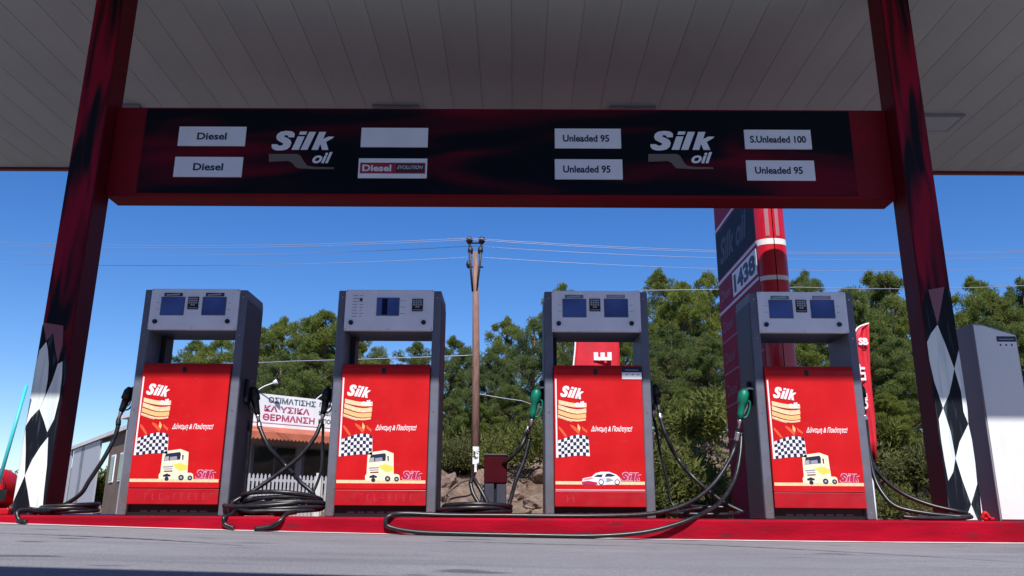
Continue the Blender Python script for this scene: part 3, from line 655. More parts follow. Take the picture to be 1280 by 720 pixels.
hose('thin black hose standing against the left side of the second pump', None, [[(404, 530, 7.85), (403, 560, 7.84), (402, 585, 7.82), (396, 605, 7.8), (388, 622, 7.76), (380, 636, 7.7)]], r=.013)
# pump 3 left, green
c4 = coil(594, 7.72, .34, .26, 3, seed=8, ph=.2, tilt=.05)
hose('hose with green nozzle left of the third pump, coiled by the red bin', ((671, 488, 7.70), (665, 523, 7.70)),
     [[(658, 543, 7.82), (650, 560, 7.80), (634, 576, 7.86), (618, 590, 8.02), (604, 612, 8.0), (600, 632, 7.9)]+c4[6:],
      [at(662, 548, 7.8), at(655, 575, 7.76), at(645, 600, 7.72), at(638, 625, 7.7), at(630, 640, 7.66), at(600, 641, 7.6)],
      [at(588, 604, 7.72), at(592, 618, 7.68), at(603, 634, 7.62), at(618, 641, 7.58)],
      [at(588, 604, 7.72), at(591, 598, 7.76), at(597, 606, 7.76), at(606, 622, 7.72), at(613, 636, 7.7)]], side=1, colm='nozzle_green', collar=1)
# pump 3 right
hose('steel-collared hose right of the third pump, sweeping right to the island', ((818, 484, 7.86), (822, 505, 7.84)),
     [[(827, 528, 7.80), (834, 548, 7.78), (847, 573, 7.86), (865, 595, 7.72), (886, 614, 7.68), (908, 630, 7.64), (930, 641, 7.6)]], side=-1, collar=1)
hose('thin black hose hanging straight beside the right edge of the third pump', ((814, 488, 7.98), (816, 512, 7.98)),
     [[(821, 540, 7.95), (826, 570, 7.94), (834, 600, 7.92), (838, 625, 7.9), (848, 640, 7.85)]], side=-1, r=.012)
# pump 4 left, green, long loop
hose('long hose with green nozzle left of the rightmost pump, looping over the kerb', ((930, 489, 7.68), (925, 524, 7.68)),
     [[(919, 558, 7.74), (908, 582, 7.66), (889, 608, 7.56), (860, 629, 7.45), (815, 642, 7.36), (740, 647, 7.31), (640, 646, 7.30), (560, 645, 7.30), (505, 642, 7.27), (487, 645, 7.225), (482, 652, 7.215), (488, 659, 7.21), (520, 665, 7.19), (580, 668.5, 7.18), (660, 670, 7.18), (740, 670, 7.18), (800, 666, 7.18), (840, 657, 7.2), (872, 645, 7.26), (900, 628, 7.44), (918, 600, 7.62), (925, 570, 7.74), (927, 540, 7.84)]], side=1, colm='nozzle_green', collar=1)
hose('black hose lying in loops on the island between the third and rightmost pumps', None, [[(838, 642, 7.8), (870, 636, 7.7), (900, 634, 7.66), (925, 640, 7.62), (900, 643, 7.5), (850, 642, 7.55), (826, 640, 7.7), (850, 633, 7.9), (890, 634, 8.0)]], r=.016)
# pump 4 right
hose('pale-collared hose right of the rightmost pump, lying towards the right column', ((1074, 484, 7.86), (1078, 507, 7.84)),
     [[(1083, 530, 7.82), (1086, 560, 7.80), (1092, 594, 7.74), (1104, 618, 7.66), (1122, 634, 7.58), (1160, 642, 7.5), (1200, 646, 7.45), (1214, 646, 7.4), (1195, 648, 7.36), (1150, 648, 7.34), (1128, 646, 7.36)],
      [at(1082, 545, 7.9), at(1090, 578, 7.88), at(1106, 600, 7.84), at(1132, 619, 7.78), (1165, 632, 7.7), (1200, 640, 7.6), (1212, 644, 7.5)]], side=-1, collar=1)
# ------------------------------------------------------------------ squeegee bin, cabinet, reel, teal pole
mat('bin_red', (0.05, 0.002, 0.006), 0.7, spec=0.1, var=.2)
p = at(619, 640, 8.0)
rt = empty('service_bin', (p.x, 8.0, IZ), 'small red and grey service bin between the second and third pumps', 'bin')
hw = 14*7.9/1019
zt = at(619, 570, 7.9).z-IZ; zm = at(619, 604, 7.9).z-IZ
obox('red_box', rt, -hw, hw, -.1, .1, zm, zt, 'bin_red', bevel=.01); obox('lid', rt, -hw-.004, hw+.004, -.105, .105, zt+.001, zt+.02, 'black', bevel=.004)
obox('grey_base', rt, -hw+.006, -.012, -.09, .09, 0, zm-.002, 'side_dark', bevel=.006); obox('grey_base', rt, .012, hw-.006, -.088, .09, 0, zm-.002, 'side_dark', bevel=.006); obox('slot_back', rt, -.013, .013, -.05, .09, 0, zm-.002, 'black')

q0 = at(1214, 404, 7.86); q1 = at(1270, 418, 7.86); qb = at(1275, 450, 7.86)
cx0 = q0.x; cx1 = q1.x; zt = q0.z-IZ; zr = q1.z-IZ
rt = empty('service_cabinet', ((cx0+cx1)/2, 7.86, IZ), 'tall pale service cabinet with sloping top behind the right column', 'cabinet')
hw = (cx1-cx0)/2
mb = MB(); mb.prism([(-hw, .001, 0), (hw, .001, 0), (hw, .001, zr), (-hw+.10, .001, zt-.01), (-hw, .001, zt)], (0, .30, 0), 'cabinet_grey'); mb.build('housing', rt, bevel=.006, fixn=True)
mb = MB(); mb.prism([(-hw+.012, -.008, .012), (hw-.012, -.008, .012), (hw-.012, -.008, zr-.012), (-hw+.10, -.008, zt-.024), (-hw+.012, -.008, zt-.018)], (0, .008, 0), 'cabinet_white'); mb.build('front_panel', rt, bevel=.003, fixn=True)
a = at(1249, 427, 7.85); b_ = at(1271, 419, 7.85); c_ = at(1260, 434, 7.85); ccx = (cx0+cx1)/2
st = MB(); st.box(a.x-ccx-.02, min(b_.x-ccx, hw-.016), -.0105, -.008, a.z-IZ, b_.z-IZ-.012, 'print_navy'); st.box(a.x-ccx-.02, hw-.018, -.010, -.008, c_.z-IZ, a.z-IZ-.001, 'cabinet_pale')
for i in range(3): st.box(a.x-ccx+.0+i*.055, a.x-ccx+.016+i*.055, -.0108, -.009, c_.z-IZ+.012, c_.z-IZ+.032, 'print_navy')
st.box(a.x-ccx, hw-.04, -.0112, -.010, a.z-IZ+.02, a.z-IZ+.028, 'key_grey')
mat('cabinet_pale', (0.8, 0.8, 0.82), 0.5); st.build('notice', rt)
p = at(1237, 645, 7.6); mb = MB(); mb.tube(spline([(p.x-.03, 7.55, IZ+.02), (p.x-.06, 7.56, IZ+.07), (p.x-.09, 7.57, IZ+.02)], 6), .016, 'red_paint', n=8)
mb.tube([(p.x-.09, 7.57, IZ+.016), (p.x+.01, 7.55, IZ+.016)], .014, 'red_paint', n=8); tag(mb.build('floor_bracket'), 'small red bracket on the kerb between right column and white cabinet', 'bracket')

# red hose reel at the left edge
p = at(-14, 612, 8.1)
rt = empty('hose_reel', (p.x, 8.1, IZ), 'red drum hose reel at the far left edge of the island', 'hose reel')
mb = MB(); mb.tube([(0.02, -.14, .235), (.02, .14, .235)], .2, 'red_paint', n=28); mb.build('drum', rt, bevel=.006)
mb = MB()
for yy in (-.155, -.14): mb.tube([(.02+.205*math.cos(a_*.2618), yy, .235+.205*math.sin(a_*.2618)) for a_ in range(25)], .014, 'red_strip', n=6, caps=False)
mb.build('rim', rt); mb = MB(); mb.tube([(.02, -.17, .235), (.02, -.14, .235)], .06, 'red_strip', n=16); mb.build('hub', rt)
obox('base_box', rt, -.25, .30, -.13, .14, 0, .06, 'red_strip', bevel=.01)
a, b_ = at(-4, 612, 7.55), at(33, 482, 7.62)
mb = MB(); mb.tube([(a.x, a.y, a.z), (b_.x, b_.y, b_.z)], .016, 'teal', n=10); rt = empty('cleaning_pole', (a.x, a.y, IZ), 'thin teal pole leaning behind the left column', 'pole')
mb.v = [(v[0]-a.x, v[1]-a.y, v[2]-IZ) for v in mb.v]; mb.build('handle', rt)
mb = MB(); mb.box(-.10, .08, -.02, .02, a.z-IZ-.10, a.z-IZ+.0, 'black'); mb.box(-.02, .0, -.01, .01, 0, a.z-IZ-.101, 'teal'); mb.build('brush_head', rt)

# ------------------------------------------------------------------ price pylon
PYY = 14.4
fr_l = at(946, 300, PYY); fr_r = at(982, 300, PYY); bk = at(897, 350, 17.0)
rt = empty('price_pylon', (fr_l.x, PYY, 0), 'tall red price pylon with black logo field and 1438 price behind the rightmost pump', 'price sign')
wd = fr_r.x-fr_l.x; Hh = 7.4
gz = 0.02; dpt = 2.92
def cyl_side(x0, x1, n=8, bulge=.10):   # rounded nose of each half
    return [(x0+(x1-x0)*i/n, -.17*math.sqrt(max(0, 1-((x0+(x1-x0)*i/n)/wd*2-1)**2*.985))+.02) for i in range(n+1)]
half = wd/2
def nose(x0, x1, z0, z1, mt, grow=0.0):
    pts = cyl_side(x0, x1); mb = MB(); vs = [(a_, b__-grow, z0) for a_, b__ in pts]+[(a_, b__-grow, z1) for a_, b__ in pts]; n_ = len(pts)
    mb.add(vs, [(i, i+1, n_+i+1, n_+i) for i in range(n_-1)], mt, True); return mb
Zr = lambda py: at(965, py, PYY).z
obox('core', rt, .01, wd-.01, .03, dpt, gz, Hh, 'sign_red')
for x0, x1 in ((0, half-.008), (half+.008, wd)):
    for z0, z1, mt, gr in ((gz, Zr(640)+0.5, 'pylon_red', 0), (Zr(640)+.5, Zr(352), 'pylon_red', 0), (Zr(352), Zr(346.5), 'pylon_white', .004), (Zr(346.5), Zr(308), 'pylon_red', 0), (Zr(308), Zr(301), 'pylon_white', .004), (Zr(301), Hh, 'pylon_red', 0)): 
        if mt == 'pylon_red' or True:
            M.setdefault('pylon_red', None) or mat('pylon_red', (0.55, 0.006, 0.02), 0.3, var=0.1, scale=2, coat=.3)
            M.setdefault('pylon_white', None) or mat('pylon_white', (0.8, 0.78, 0.78), 0.4)
            nb = nose(x0, x1, z0, z1, mt, gr); nb.build('white_band' if mt == 'pylon_white' else 'nose_panel', rt)
    for z0, z1 in ((Zr(301)+.0, Hh),):
        if 'pylon_grey' not in M: mat('pylon_grey', (0.40, 0.16, 0.20), 0.35)
        xa_ = x0+(x1-x0)*(.50 if x0 == 0 else .15); nose(xa_, xa_+.07, z0+.05, z1, 'pylon_grey', .006).build('trim_strip', rt)
# left side face (x = 0 plane, runs away from the camera); v = distance back
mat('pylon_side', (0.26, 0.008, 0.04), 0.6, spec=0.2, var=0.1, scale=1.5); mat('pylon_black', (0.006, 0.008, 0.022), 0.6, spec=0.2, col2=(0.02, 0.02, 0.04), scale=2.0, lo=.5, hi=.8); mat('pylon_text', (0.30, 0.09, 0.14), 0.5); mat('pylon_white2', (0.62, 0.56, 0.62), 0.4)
def side_box(name, y0, y1, z0, z1, out, mt): return obox(name, rt, -out, .009, y0, y1, z0, z1, mt)
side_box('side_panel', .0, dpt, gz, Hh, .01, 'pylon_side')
zA = at(946, 327, PYY).z; zB = at(944, 262, PYY).z
z_wb = Zr(304)
side_box('logo_field', .05, dpt-.02, z_wb+.10, z_wb+1.15, .016, 'pylon_black'); 
side_box('white_band', .0, dpt, z_wb-.02, z_wb+.05, .018, 'pylon_white2'); side_box('white_band', .0, dpt, z_wb+1.20, z_wb+1.26, .018, 'pylon_white2')
side_box('white_band', .0, dpt, z_wb-.70, z_wb-.64, .018, 'pylon_white2')
mat('pylon_faint', (0.06, 0.055, 0.085), 0.6)
for k in range(4): side_box('white_band', .0, dpt, z_wb-1.35-k*.68, z_wb-1.31-k*.68, .018, 'pylon_text')
def side_text(txt, y0, y1, z0, z1, out, mt, bold=.02, shear=0): # reads from far (left) to near (right)
    t = MB(); v, f = text_poly(txt, bold, shear); a_, b__ = v.min(0), v.max(0)
    vs = [(-out, y1-(p[0]-a_[0])/(b__[0]-a_[0])*(y1-y0), z0+(p[1]-a_[1])/(b__[1]-a_[1])*(z1-z0)) for p in v]; t.add(vs, f, mt); return t
side_text('Silk oil', .5, 2.6, z_wb+.35, z_wb+.9, .0175, 'pylon_faint', .03, .3).build('logo_lettering', rt)
obox('price_board', rt, -.022, .0, .06, 1.75, z_wb-.58, z_wb-.08, 'plate_white')
side_text('1438', .14, 1.65, z_wb-.52, z_wb-.14, .024, 'print_navy', .05).build('price_digits', rt)
for k in range(4): side_text(['Diesel', 'Super', 'Unleaded', 'Diesel'][0], 1.95, 2.7, z_wb-.45-k*.68, z_wb-.22-k*.68, .0175, 'pylon_text', .01).build('fuel_name', rt)

# ------------------------------------------------------------------ feather flags
def feather(px, Y, outline, label, writing):
    base_ = at(px, 640, Y); gz_ = float(terrain(base_.x, Y)) if Y > 16 else .02
    rt = empty('feather_flag', (base_.x, Y, gz_), label, 'flag', 'red feather flags behind the pumps')
    pts = [(at(a_, b__, Y).x-base_.x, at(a_, b__, Y).z-gz_) for a_, b__ in outline]
    # cloth as a strip with folds
    n_ = len(pts)//2; Lp, Rp = pts[:n_], pts[n_:][::-1]; mb = MB(); vs = []; m_ = 10
    for (a_, b__) in zip(Lp, Rp):
        for j in range(m_+1):
            t_ = j/m_; vs.append((a_[0]+(b__[0]-a_[0])*t_, .035*math.sin(t_*9+a_[1]*2)*min(1, t_*4), a_[1]+(b__[1]-a_[1])*t_))
    mb.add(vs, [(i*(m_+1)+j, (i+1)*(m_+1)+j, (i+1)*(m_+1)+j+1, i*(m_+1)+j+1) for i in range(n_-1) for j in range(m_)], 'flag_red', True)
    cl = mb.build('cloth', rt); cl.modifiers.new('s', 'SOLIDIFY').thickness = .004
    top = Lp[0]
    mb = MB(); mb.tube(spline([(Lp[-1][0]-.02, 0, 0)]+[(p[0]-.02, 0, p[1]) for p in Lp[::-1]]+[(Rp[0][0], 0, Rp[0][1]+.03)], 3), .022, 'plate_white', n=6); mb.build('sleeve_pole', rt)
    mb = MB(); mb.box(Lp[-1][0]-.25, Lp[-1][0]+.2, -.2, .2, 0, .06, 'black'); mb.build('foot', rt)
    mb = MB()
    for it in writing: it(mb, base_, gz_)
    if mb.v: mb.build('flag_print', rt)
def ftext(txt, x0, y0, x1, y1, Y, mt='print_white', rot=0):
    def f(mb, b_, gz_): 
        p0, p1 = at(x0, y1, Y), at(x1, y0, Y)
        if rot: # quarter-turned letters
            v, fs = text_poly(txt, .05, 0); a_, c_ = v.min(0), v.max(0)
            vs = [(p0.x-b_.x+(v_[1]-a_[1])/(c_[1]-a_[1])*(p1.x-p0.x), -.075, p1.z-gz_-(v_[0]-a_[0])/(c_[0]-a_[0])*(p1.z-p0.z)) if rot < 0 else (p1.x-b_.x-(v_[1]-a_[1])/(c_[1]-a_[1])*(p1.x-p0.x), -.075, p0.z-gz_+(v_[0]-a_[0])/(c_[0]-a_[0])*(p1.z-p0.z)) for v_ in v]
            mb.add(vs, fs, mt)
        else: text_add(mb, txt, p0.x-b_.x, p1.x-b_.x, p0.z-gz_, p1.z-gz_, -.075, mt, .05)
    return f
feather(1085, 18.6, [(1083, 405.5), (1073, 410), (1068, 422), (1067, 440), (1070, 465), (1074, 490), (1078, 520), (1083, 550), (1089, 578),
                     (1095, 578), (1096, 550), (1095, 520), (1091, 490), (1088, 465), (1086.5, 440), (1086, 422), (1086, 410), (1086, 406)],
        'narrow red feather flag with white lettering right of the rightmost pump', [ftext('SB', 1072, 423, 1083, 432, 18.6), ftext('LIT', 1074, 456, 1079, 476, 18.6, rot=1), ftext('OIL', 1077, 492, 1082, 512, 18.6, rot=1)])
feather(752, 18.9, [(765, 372), (735, 384), (722, 410), (720, 435), (717.5, 460), (716, 480), (717, 510), (722, 540),
                    (772, 540), (774, 510), (774.5, 480), (775, 460), (774, 435), (772.5, 410), (771, 384), (768, 372)],
        'red feather flag with white turned letter, seen through the opening of the third pump', [ftext('E', 742, 441, 764, 451, 18.9, rot=1), ftext('L', 742, 460, 764, 470, 18.9, rot=1)])

# ------------------------------------------------------------------ utility pole and wires
UY = 21.6
bs = at(594, 620, UY); gz_ = float(terrain(bs.x, UY)); tp = at(594.5, 300, UY)
rt = empty('utility_pole', (bs.x, UY, gz_), 'tall wooden utility pole between the second and third pumps', 'utility pole')
Hp = tp.z-gz_; dx = tp.x-bs.x
mb = MB(); mb.tube([(0, 0, -.2), (dx*.4, 0, Hp*.5), (dx, 0, Hp-.35)], [.115, .10, .075], 'wood_pole', n=12); mb.build('pole', rt)
for i, (zz, ww) in enumerate(((Hp-.04, .175), (Hp-.33, .14), (Hp-.74, .175))):
    mb = MB(); mb.tube([(dx-ww-.05, 0, zz-.05), (dx+ww+.05, 0, zz-.05)], .025, 'iron', n=6)
    mb.build('crossarm', rt)
    for s in (-1, 1):
        if i == 2 and s > 0: continue
        mb = MB(); xx = dx+s*ww; mb.tube([(xx, 0, zz-.08), (xx, 0, zz), (xx, 0, zz+.02), (xx, 0, zz+.10), (xx, 0, zz+.13)], [.045, .095, .105, .09, .045] if i == 0 else [.04, .075, .08, .06, .035], 'iron', n=12); mb.build('insulator', rt)
mb = MB()
for s in (-1, 1): mb.tube([(dx+s*.05, -.05, Hp-1.5), (dx+s*.13, -.05, Hp-.75), (dx+s*.16, 0, Hp-.1)], .035, 'iron', n=6)
mb.build('bracket', rt)
a = at(591, 558, UY-.2); b_ = at(598.5, 580, UY-.2); mb = MB(); mb.box(a.x-bs.x, b_.x-bs.x, -.17, -.14, b_.z-gz_, a.z-gz_, 'tag_white'); mb.box(a.x-bs.x+.05, b_.x-bs.x-.05, -.168, -.14, b_.z-gz_-.2, b_.z-gz_-.002, 'tag_white'); mb.build('notice', rt)
def wire(pts, Y, label, sag=.25, r=.007, Ys=None):
    P_ = [at(*p, Y) for p in pts]; out = []
    for a_, b__ in zip(P_[:-1], P_[1:]):
        n_ = 24
        for k in range(n_): t_ = k/n_; q = a_.lerp(b__, t_); q.z -= sag*4*t_*(1-t_)*(1 if abs(a_.x-b__.x) > 6 else .2); out.append(q)
    out.append(P_[-1]); o_ = out[0].copy(); mb = MB(); mb.tube([q-o_ for q in out], r, 'wire', n=5)
    tag(mb.build('overhead_wire', loc=o_), label, 'wire', 'overhead wires')
for i, (l, m_, rr_, txt) in enumerate(((286, 297.5, 304, 'topmost wire carried by the utility pole'), (290, 299.5, 306, 'second wire from the top on the utility pole'), (301, 307.5, 312, 'third wire from the top on the utility pole'), (313, 321, 326, 'lowest of the four wires on the utility pole'))):
    wire([(-300, l), (586+i*3, m_), (1500, rr_)], UY+(-.2+.13*i), txt, sag=.35)
wire([(262, 455), (365, 451.5), (592, 444)], 21.3, 'low pale cable crossing behind the two left pumps', sag=.05, r=.013)
wire([(795, 363), (1000, 359), (1300, 356)], 23.0, 'pale cable crossing in front of the trees on the right', sag=.08, r=.011)
wire([(597, 492), (652, 501), (710, 520)], 22.5, 'short cable slanting down right of the utility pole', sag=.05, r=.011)

# ------------------------------------------------------------------ heating shop on the left (behind pumps 1 and 2)
d = Vector((.73, .68, 0)).normalized(); nrm = Vector((.68, -.73, 0)).normalized()
P0 = Vector((-8.07, 26.0, 0)) - d*2.4; ang = math.atan2(d.y, d.x); LEN = 7.6
rt = empty('roadside_shop', (P0.x, P0.y, 0), 'low shop with white lettered board and terracotta awning left of the second pump', 'building', rz=ang)
Z = lambda px, py, Y: at(px, py, Y).z
def wl(name, x0, x1, y0, y1, z0, z1, mt, par=rt, bev=0): return obox(name, par, x0, x1, y0, y1, z0, z1, mt, bev)
zbt, zbb, zaw = 3.88, 2.95, 2.50
wl('wall', 0, LEN, .05, 5, 0, 3.3, 'house_wall'); wl('roof', -.2, LEN+.2, -.02, 5.2, 3.302, 3.42, 'pale_roof')
bd = wl('sign_board', .0, LEN, -.25, -.17, 2.98, zbt, 'board_white'); wl('board_rail', 0, LEN, -.23, -.15, 2.84, 2.977, 'board_white')
t = MB(); ub = 2.4
def bt(txt, u0, u1, z0, z1, mt, bold=.02): text_add(t, txt, u0, u1, z0, z1, -.256, mt, bold)
mat('ink_green', (0.05, 0.10, 0.12), 0.5); mat('ink_red', (0.42, 0.04, 0.12), 0.5)
bt('ΟΣΙΜΑΤΙΣΗΣ', ub+.10, ub+1.78, 3.61, 3.80, 'ink_green', .03); bt('ΚΑ ΥΣΙΚΑ', ub-.02, ub+1.58, 3.33, 3.53, 'ink_red', .03); bt('ΘΕΡΜΑΝΣΗ', ub-.05, ub+1.78, 3.05, 3.26, 'ink_red', .03)
for i, tx in enumerate(('ΠΟΜΠ', 'ΚΛΕΙΔΑ', 'ΜΠΟΥΛ')): bt(tx, ub+1.92, ub+2.65, 3.64-i*.27, 3.79-i*.27, 'ink_green', .03)
t.build('lettering', bd)
t = MB(); n_ = 60; prof = []
aw = MB(); aw.add([(0, -.16, 2.88), (LEN, -.16, 2.88), (LEN, -.95, 2.62), (0, -.95, 2.62)], [(3, 2, 1, 0)], 'awning')
aw.add([v for i in range(n_) for v in ((i*LEN/n_, -.95, 2.62), ((i+1)*LEN/n_, -.95, 2.62), ((i+1)*LEN/n_, -.955, 2.44), ((i+.5)*LEN/n_, -.955, 2.38), (i*LEN/n_, -.955, 2.44))], [tuple(range(i*5, i*5+5)) for i in range(n_)], 'awning')
o = aw.build('awning', rt); o.modifiers.new('s', 'SOLIDIFY').thickness = .012
for i in range(4):
    u = .5+i*1.75; f = wl('window', u, u+1.5, .0, .05, .95, 2.3, 'frame_grey'); wl('pane', u+.05, u+.72, -.012, -.001, 1.0, 2.25, 'glass_dark', f); wl('pane', u+.78, u+1.45, -.012, -.001, 1.0, 2.25, 'glass_dark', f)
for i in range(3):
    u = [1.2, 2.45, 4.6][i]; lm = MB(); lm.tube(spline([(u-.4, -.2, zbt), (u-.25, -.4, zbt+.18), (u, -.65, zbt+.32)], 5), .018, 'plate_white', n=6); lm.tube([(u-.02, -.63, zbt+.31), (u+.06, -.70, zbt+.36)], [.05, .08], 'plate_white', n=10); lm.build('sign_lamp', rt)
mat('fence_white', (0.46, 0.46, 0.48), 0.7, var=.15, scale=4)
# white picket fence in front of the shop
FP = P0+nrm*1.7; rt = empty('picket_fence', (FP.x, FP.y, 0), 'white picket fence in front of the shop with terracotta awning', 'fence', rz=ang)
pk = None; nP = int(LEN/.125)
for i in range(nP):
    if pk is None:
        mb = MB(); mb.prism([(0, 0, .1), (.06, 0, .1), (.06, 0, 1.28), (.03, 0, 1.34), (0, 0, 1.28)], (0, .025, 0), 'fence_white'); pk = mb.build('picket', rt, fixn=True); c = pk
    else: c = pk.copy(); COL.objects.link(c); c.parent = rt
    c.location = (i*.125, 0, random.uniform(-.01, .01))
for z in (.35, 1.12): obox('rail', rt, 0, LEN, .026, .06, z, z+.08, 'fence_white')
for u in (1.0, 3.55, 6.1): obox('fence_post', rt, u, u+.16, -.06, -.003, 0, 1.42, 'white_wall', bevel=.01)
# sheds beyond the left column
A_, B_ = Vector((-23.0, 42.0, 0)), Vector((-12.9, 28.0, 0)); dd = (B_-A_).normalized(); ang2 = math.atan2(dd.y, dd.x); L2 = (B_-A_).length
rt = empty('open_shed', (A_.x, A_.y, 0), 'low open shed with pale pitched roof between left column and leftmost pump', 'shed', rz=ang2)
mb = MB(); mb.prism([(-.3, -.1, 3.2), (-.3, 3.3, 4.35), (-.3, 6.6, 3.2), (-.3, 6.6, 3.05), (-.3, 3.3, 4.2), (-.3, -.1, 3.05)], (L2+.6, 0, 0), 'pale_roof'); mb.build('roof', rt, fixn=True)
obox('back_wall', rt, 0, L2*.72, 4.5, 4.7, 0, 3.0, 'white_wall')
bw = obox('front_wall', rt, L2*.72, L2+.1, .1, 6.3, 0, 3.04, 'brown_wall')
for u in (.765, .86, .93): f = obox('window', bw, L2*u, L2*u+.7, .06, .1, 1.3, 2.3, 'plate_white'); obox('pane', f, L2*u+.06, L2*u+.64, .045, .059, 1.36, 2.24, 'glass_dark')
for i in range(4): obox('post', rt, i*3.6, i*2.1+.07, .0, .07, 0, 3.05, 'key_grey')
obox('beam', rt, 0, L2, .0, .12, 2.93, 3.048, 'plate_white') if False else None

# ------------------------------------------------------------------ vegetation
def leaf_cloud(centers, radii, per, size, rg, up=.35, squash=.8):
    c = np.repeat(centers, per, 0); rad = np.repeat(radii, per)
    n_ = len(c); dv = rg.normal(size=(n_, 3)); dv /= np.linalg.norm(dv, axis=1)[:, None]
    rr = rad*(rg.random(n_)**.45); pos = c+dv*rr[:, None]*np.array([1, 1, squash])
    ax = dv*.8+rg.normal(size=(n_, 3))*.55; ax[:, 2] += up; ax /= np.linalg.norm(ax, axis=1)[:, None]
    sd_ = np.cross(ax, rg.normal(size=(n_, 3))); sd_ /= np.linalg.norm(sd_, axis=1)[:, None]
    L_ = size*(.6+.8*rg.random(n_)); wdt = L_*.30
    a = pos-sd_*wdt[:, None]*.5; b = pos+sd_*wdt[:, None]*.5; tpp = pos+ax*L_[:, None]
    # tuft = two crossed blades
    sd2 = np.cross(ax, sd_); a2 = pos-sd2*wdt[:, None]*.5; b2 = pos+sd2*wdt[:, None]*.5; t2 = pos+(ax+.35*sd_)*L_[:, None]
    v = np.stack([a, b, tpp, a2, b2, t2], 1).reshape(-1, 3); return v
def mesh_np(name, v, mt, tri=3):
    me = bpy.data.meshes.new(name); nv = len(v); nf = nv//tri
    me.vertices.add(nv); me.vertices.foreach_set('co', v.astype(np.float32).ravel()); me.loops.add(nv); me.loops.foreach_set('vertex_index', np.arange(nv, dtype=np.int32))
    me.polygons.add(nf); me.polygons.foreach_set('loop_start', np.arange(0, nv, tri, dtype=np.int32)); me.update(calc_edges=True); me.materials.append(M[mt]); return me
def pine_variant(i):
    rg = np.random.default_rng(100+i); H = 8.0; cen = []; rad = []; limbs = []; lean = rg.normal()*.3
    z0 = .14*H; n_l = 30
    for k in range(n_l):
        t_ = (k+.5)/n_l; z = z0+(H-z0)*t_**.92
        prof = 2.15*(math.sin(math.pi*min(1, t_*.78+.20))**.8)*(.72+.5*rg.random())
        for q in range(3 if t_ < .8 else 1):
            rr = prof*[1, .85, .35][q] if t_ < .93 else .15; aa = k*2.4+q*2.2+rg.normal()*.5; zz = z+rg.normal()*.22
            cx, cy = lean*t_+math.cos(aa)*rr, math.sin(aa)*rr
            if t_ > .8: rr *= 1-(t_-.8)*2.5; cx, cy = lean*t_+math.cos(aa)*rr, math.sin(aa)*rr
            zz = min(zz, H-.45)
            limbs.append(((lean*t_*.8, 0, max(.3, zz-.5-.4*rr)), (cx, cy, zz)))
            R_ = (.50+.28*rg.random())*(1 if t_ < .8 else .7)
            for s in range(5):
                dv = rg.normal(size=3); dv /= np.linalg.norm(dv); dv[2] = abs(dv[2])*.8
                cen.append(np.array([cx, cy, zz])+dv*R_*.62); rad.append(R_*(.34+.2*rg.random()))
    for s in range(16):   # thin leading shoots
        aa = rg.random()*6.28; q = rg.random()*1.1; cen.append(np.array([lean+math.cos(aa)*q, math.sin(aa)*q, H-.2-.75*q+rg.random()*.25])); rad.append(.17+.12*rg.random())
    cen = np.array(cen); rad = np.array(rad)
    v = leaf_cloud(cen, rad, 90, .115, rg, up=.55, squash=.85)
    crown = mesh_np('crown', v, 'pine_leaf')
    mb = MB(); mb.tube([(0, 0, -.5), (lean*.3, .05, H*.35), (lean*.8, 0, H*.8), (lean, 0, H*.97)], [.17, .13, .06, .02], 'bark', n=8)
    for a_, b__ in limbs[::2]: mb.tube([a_, tuple((Vector(a_)+Vector(b__))/2+Vector((0, 0, .08))), b__], [.05, .035, .012], 'bark', n=5, caps=False)
    tr = mb.build('trunk'); tm = tr.data; bpy.data.objects.remove(tr)
    return crown, tm, H
VAR = [pine_variant(i) for i in range(5)]
def tree(px, topy, Y, vi, wide, label, grp='pine trees on the hillside'):
    p = at(px, topy, Y); gz = float(terrain(p.x, Y)); cr, tm, H = VAR[vi % 5]; s = (p.z-gz)/H
    rt = empty('pine_tree', (p.x, Y, gz), label, 'pine tree', grp, rz=random.uniform(0, 6.28)); rt.scale = (s*wide, s*wide, s)
    for nm, me in (('crown', cr), ('trunk', tm)):
        o = bpy.data.objects.new(nm, me); COL.objects.link(o); o.parent = rt
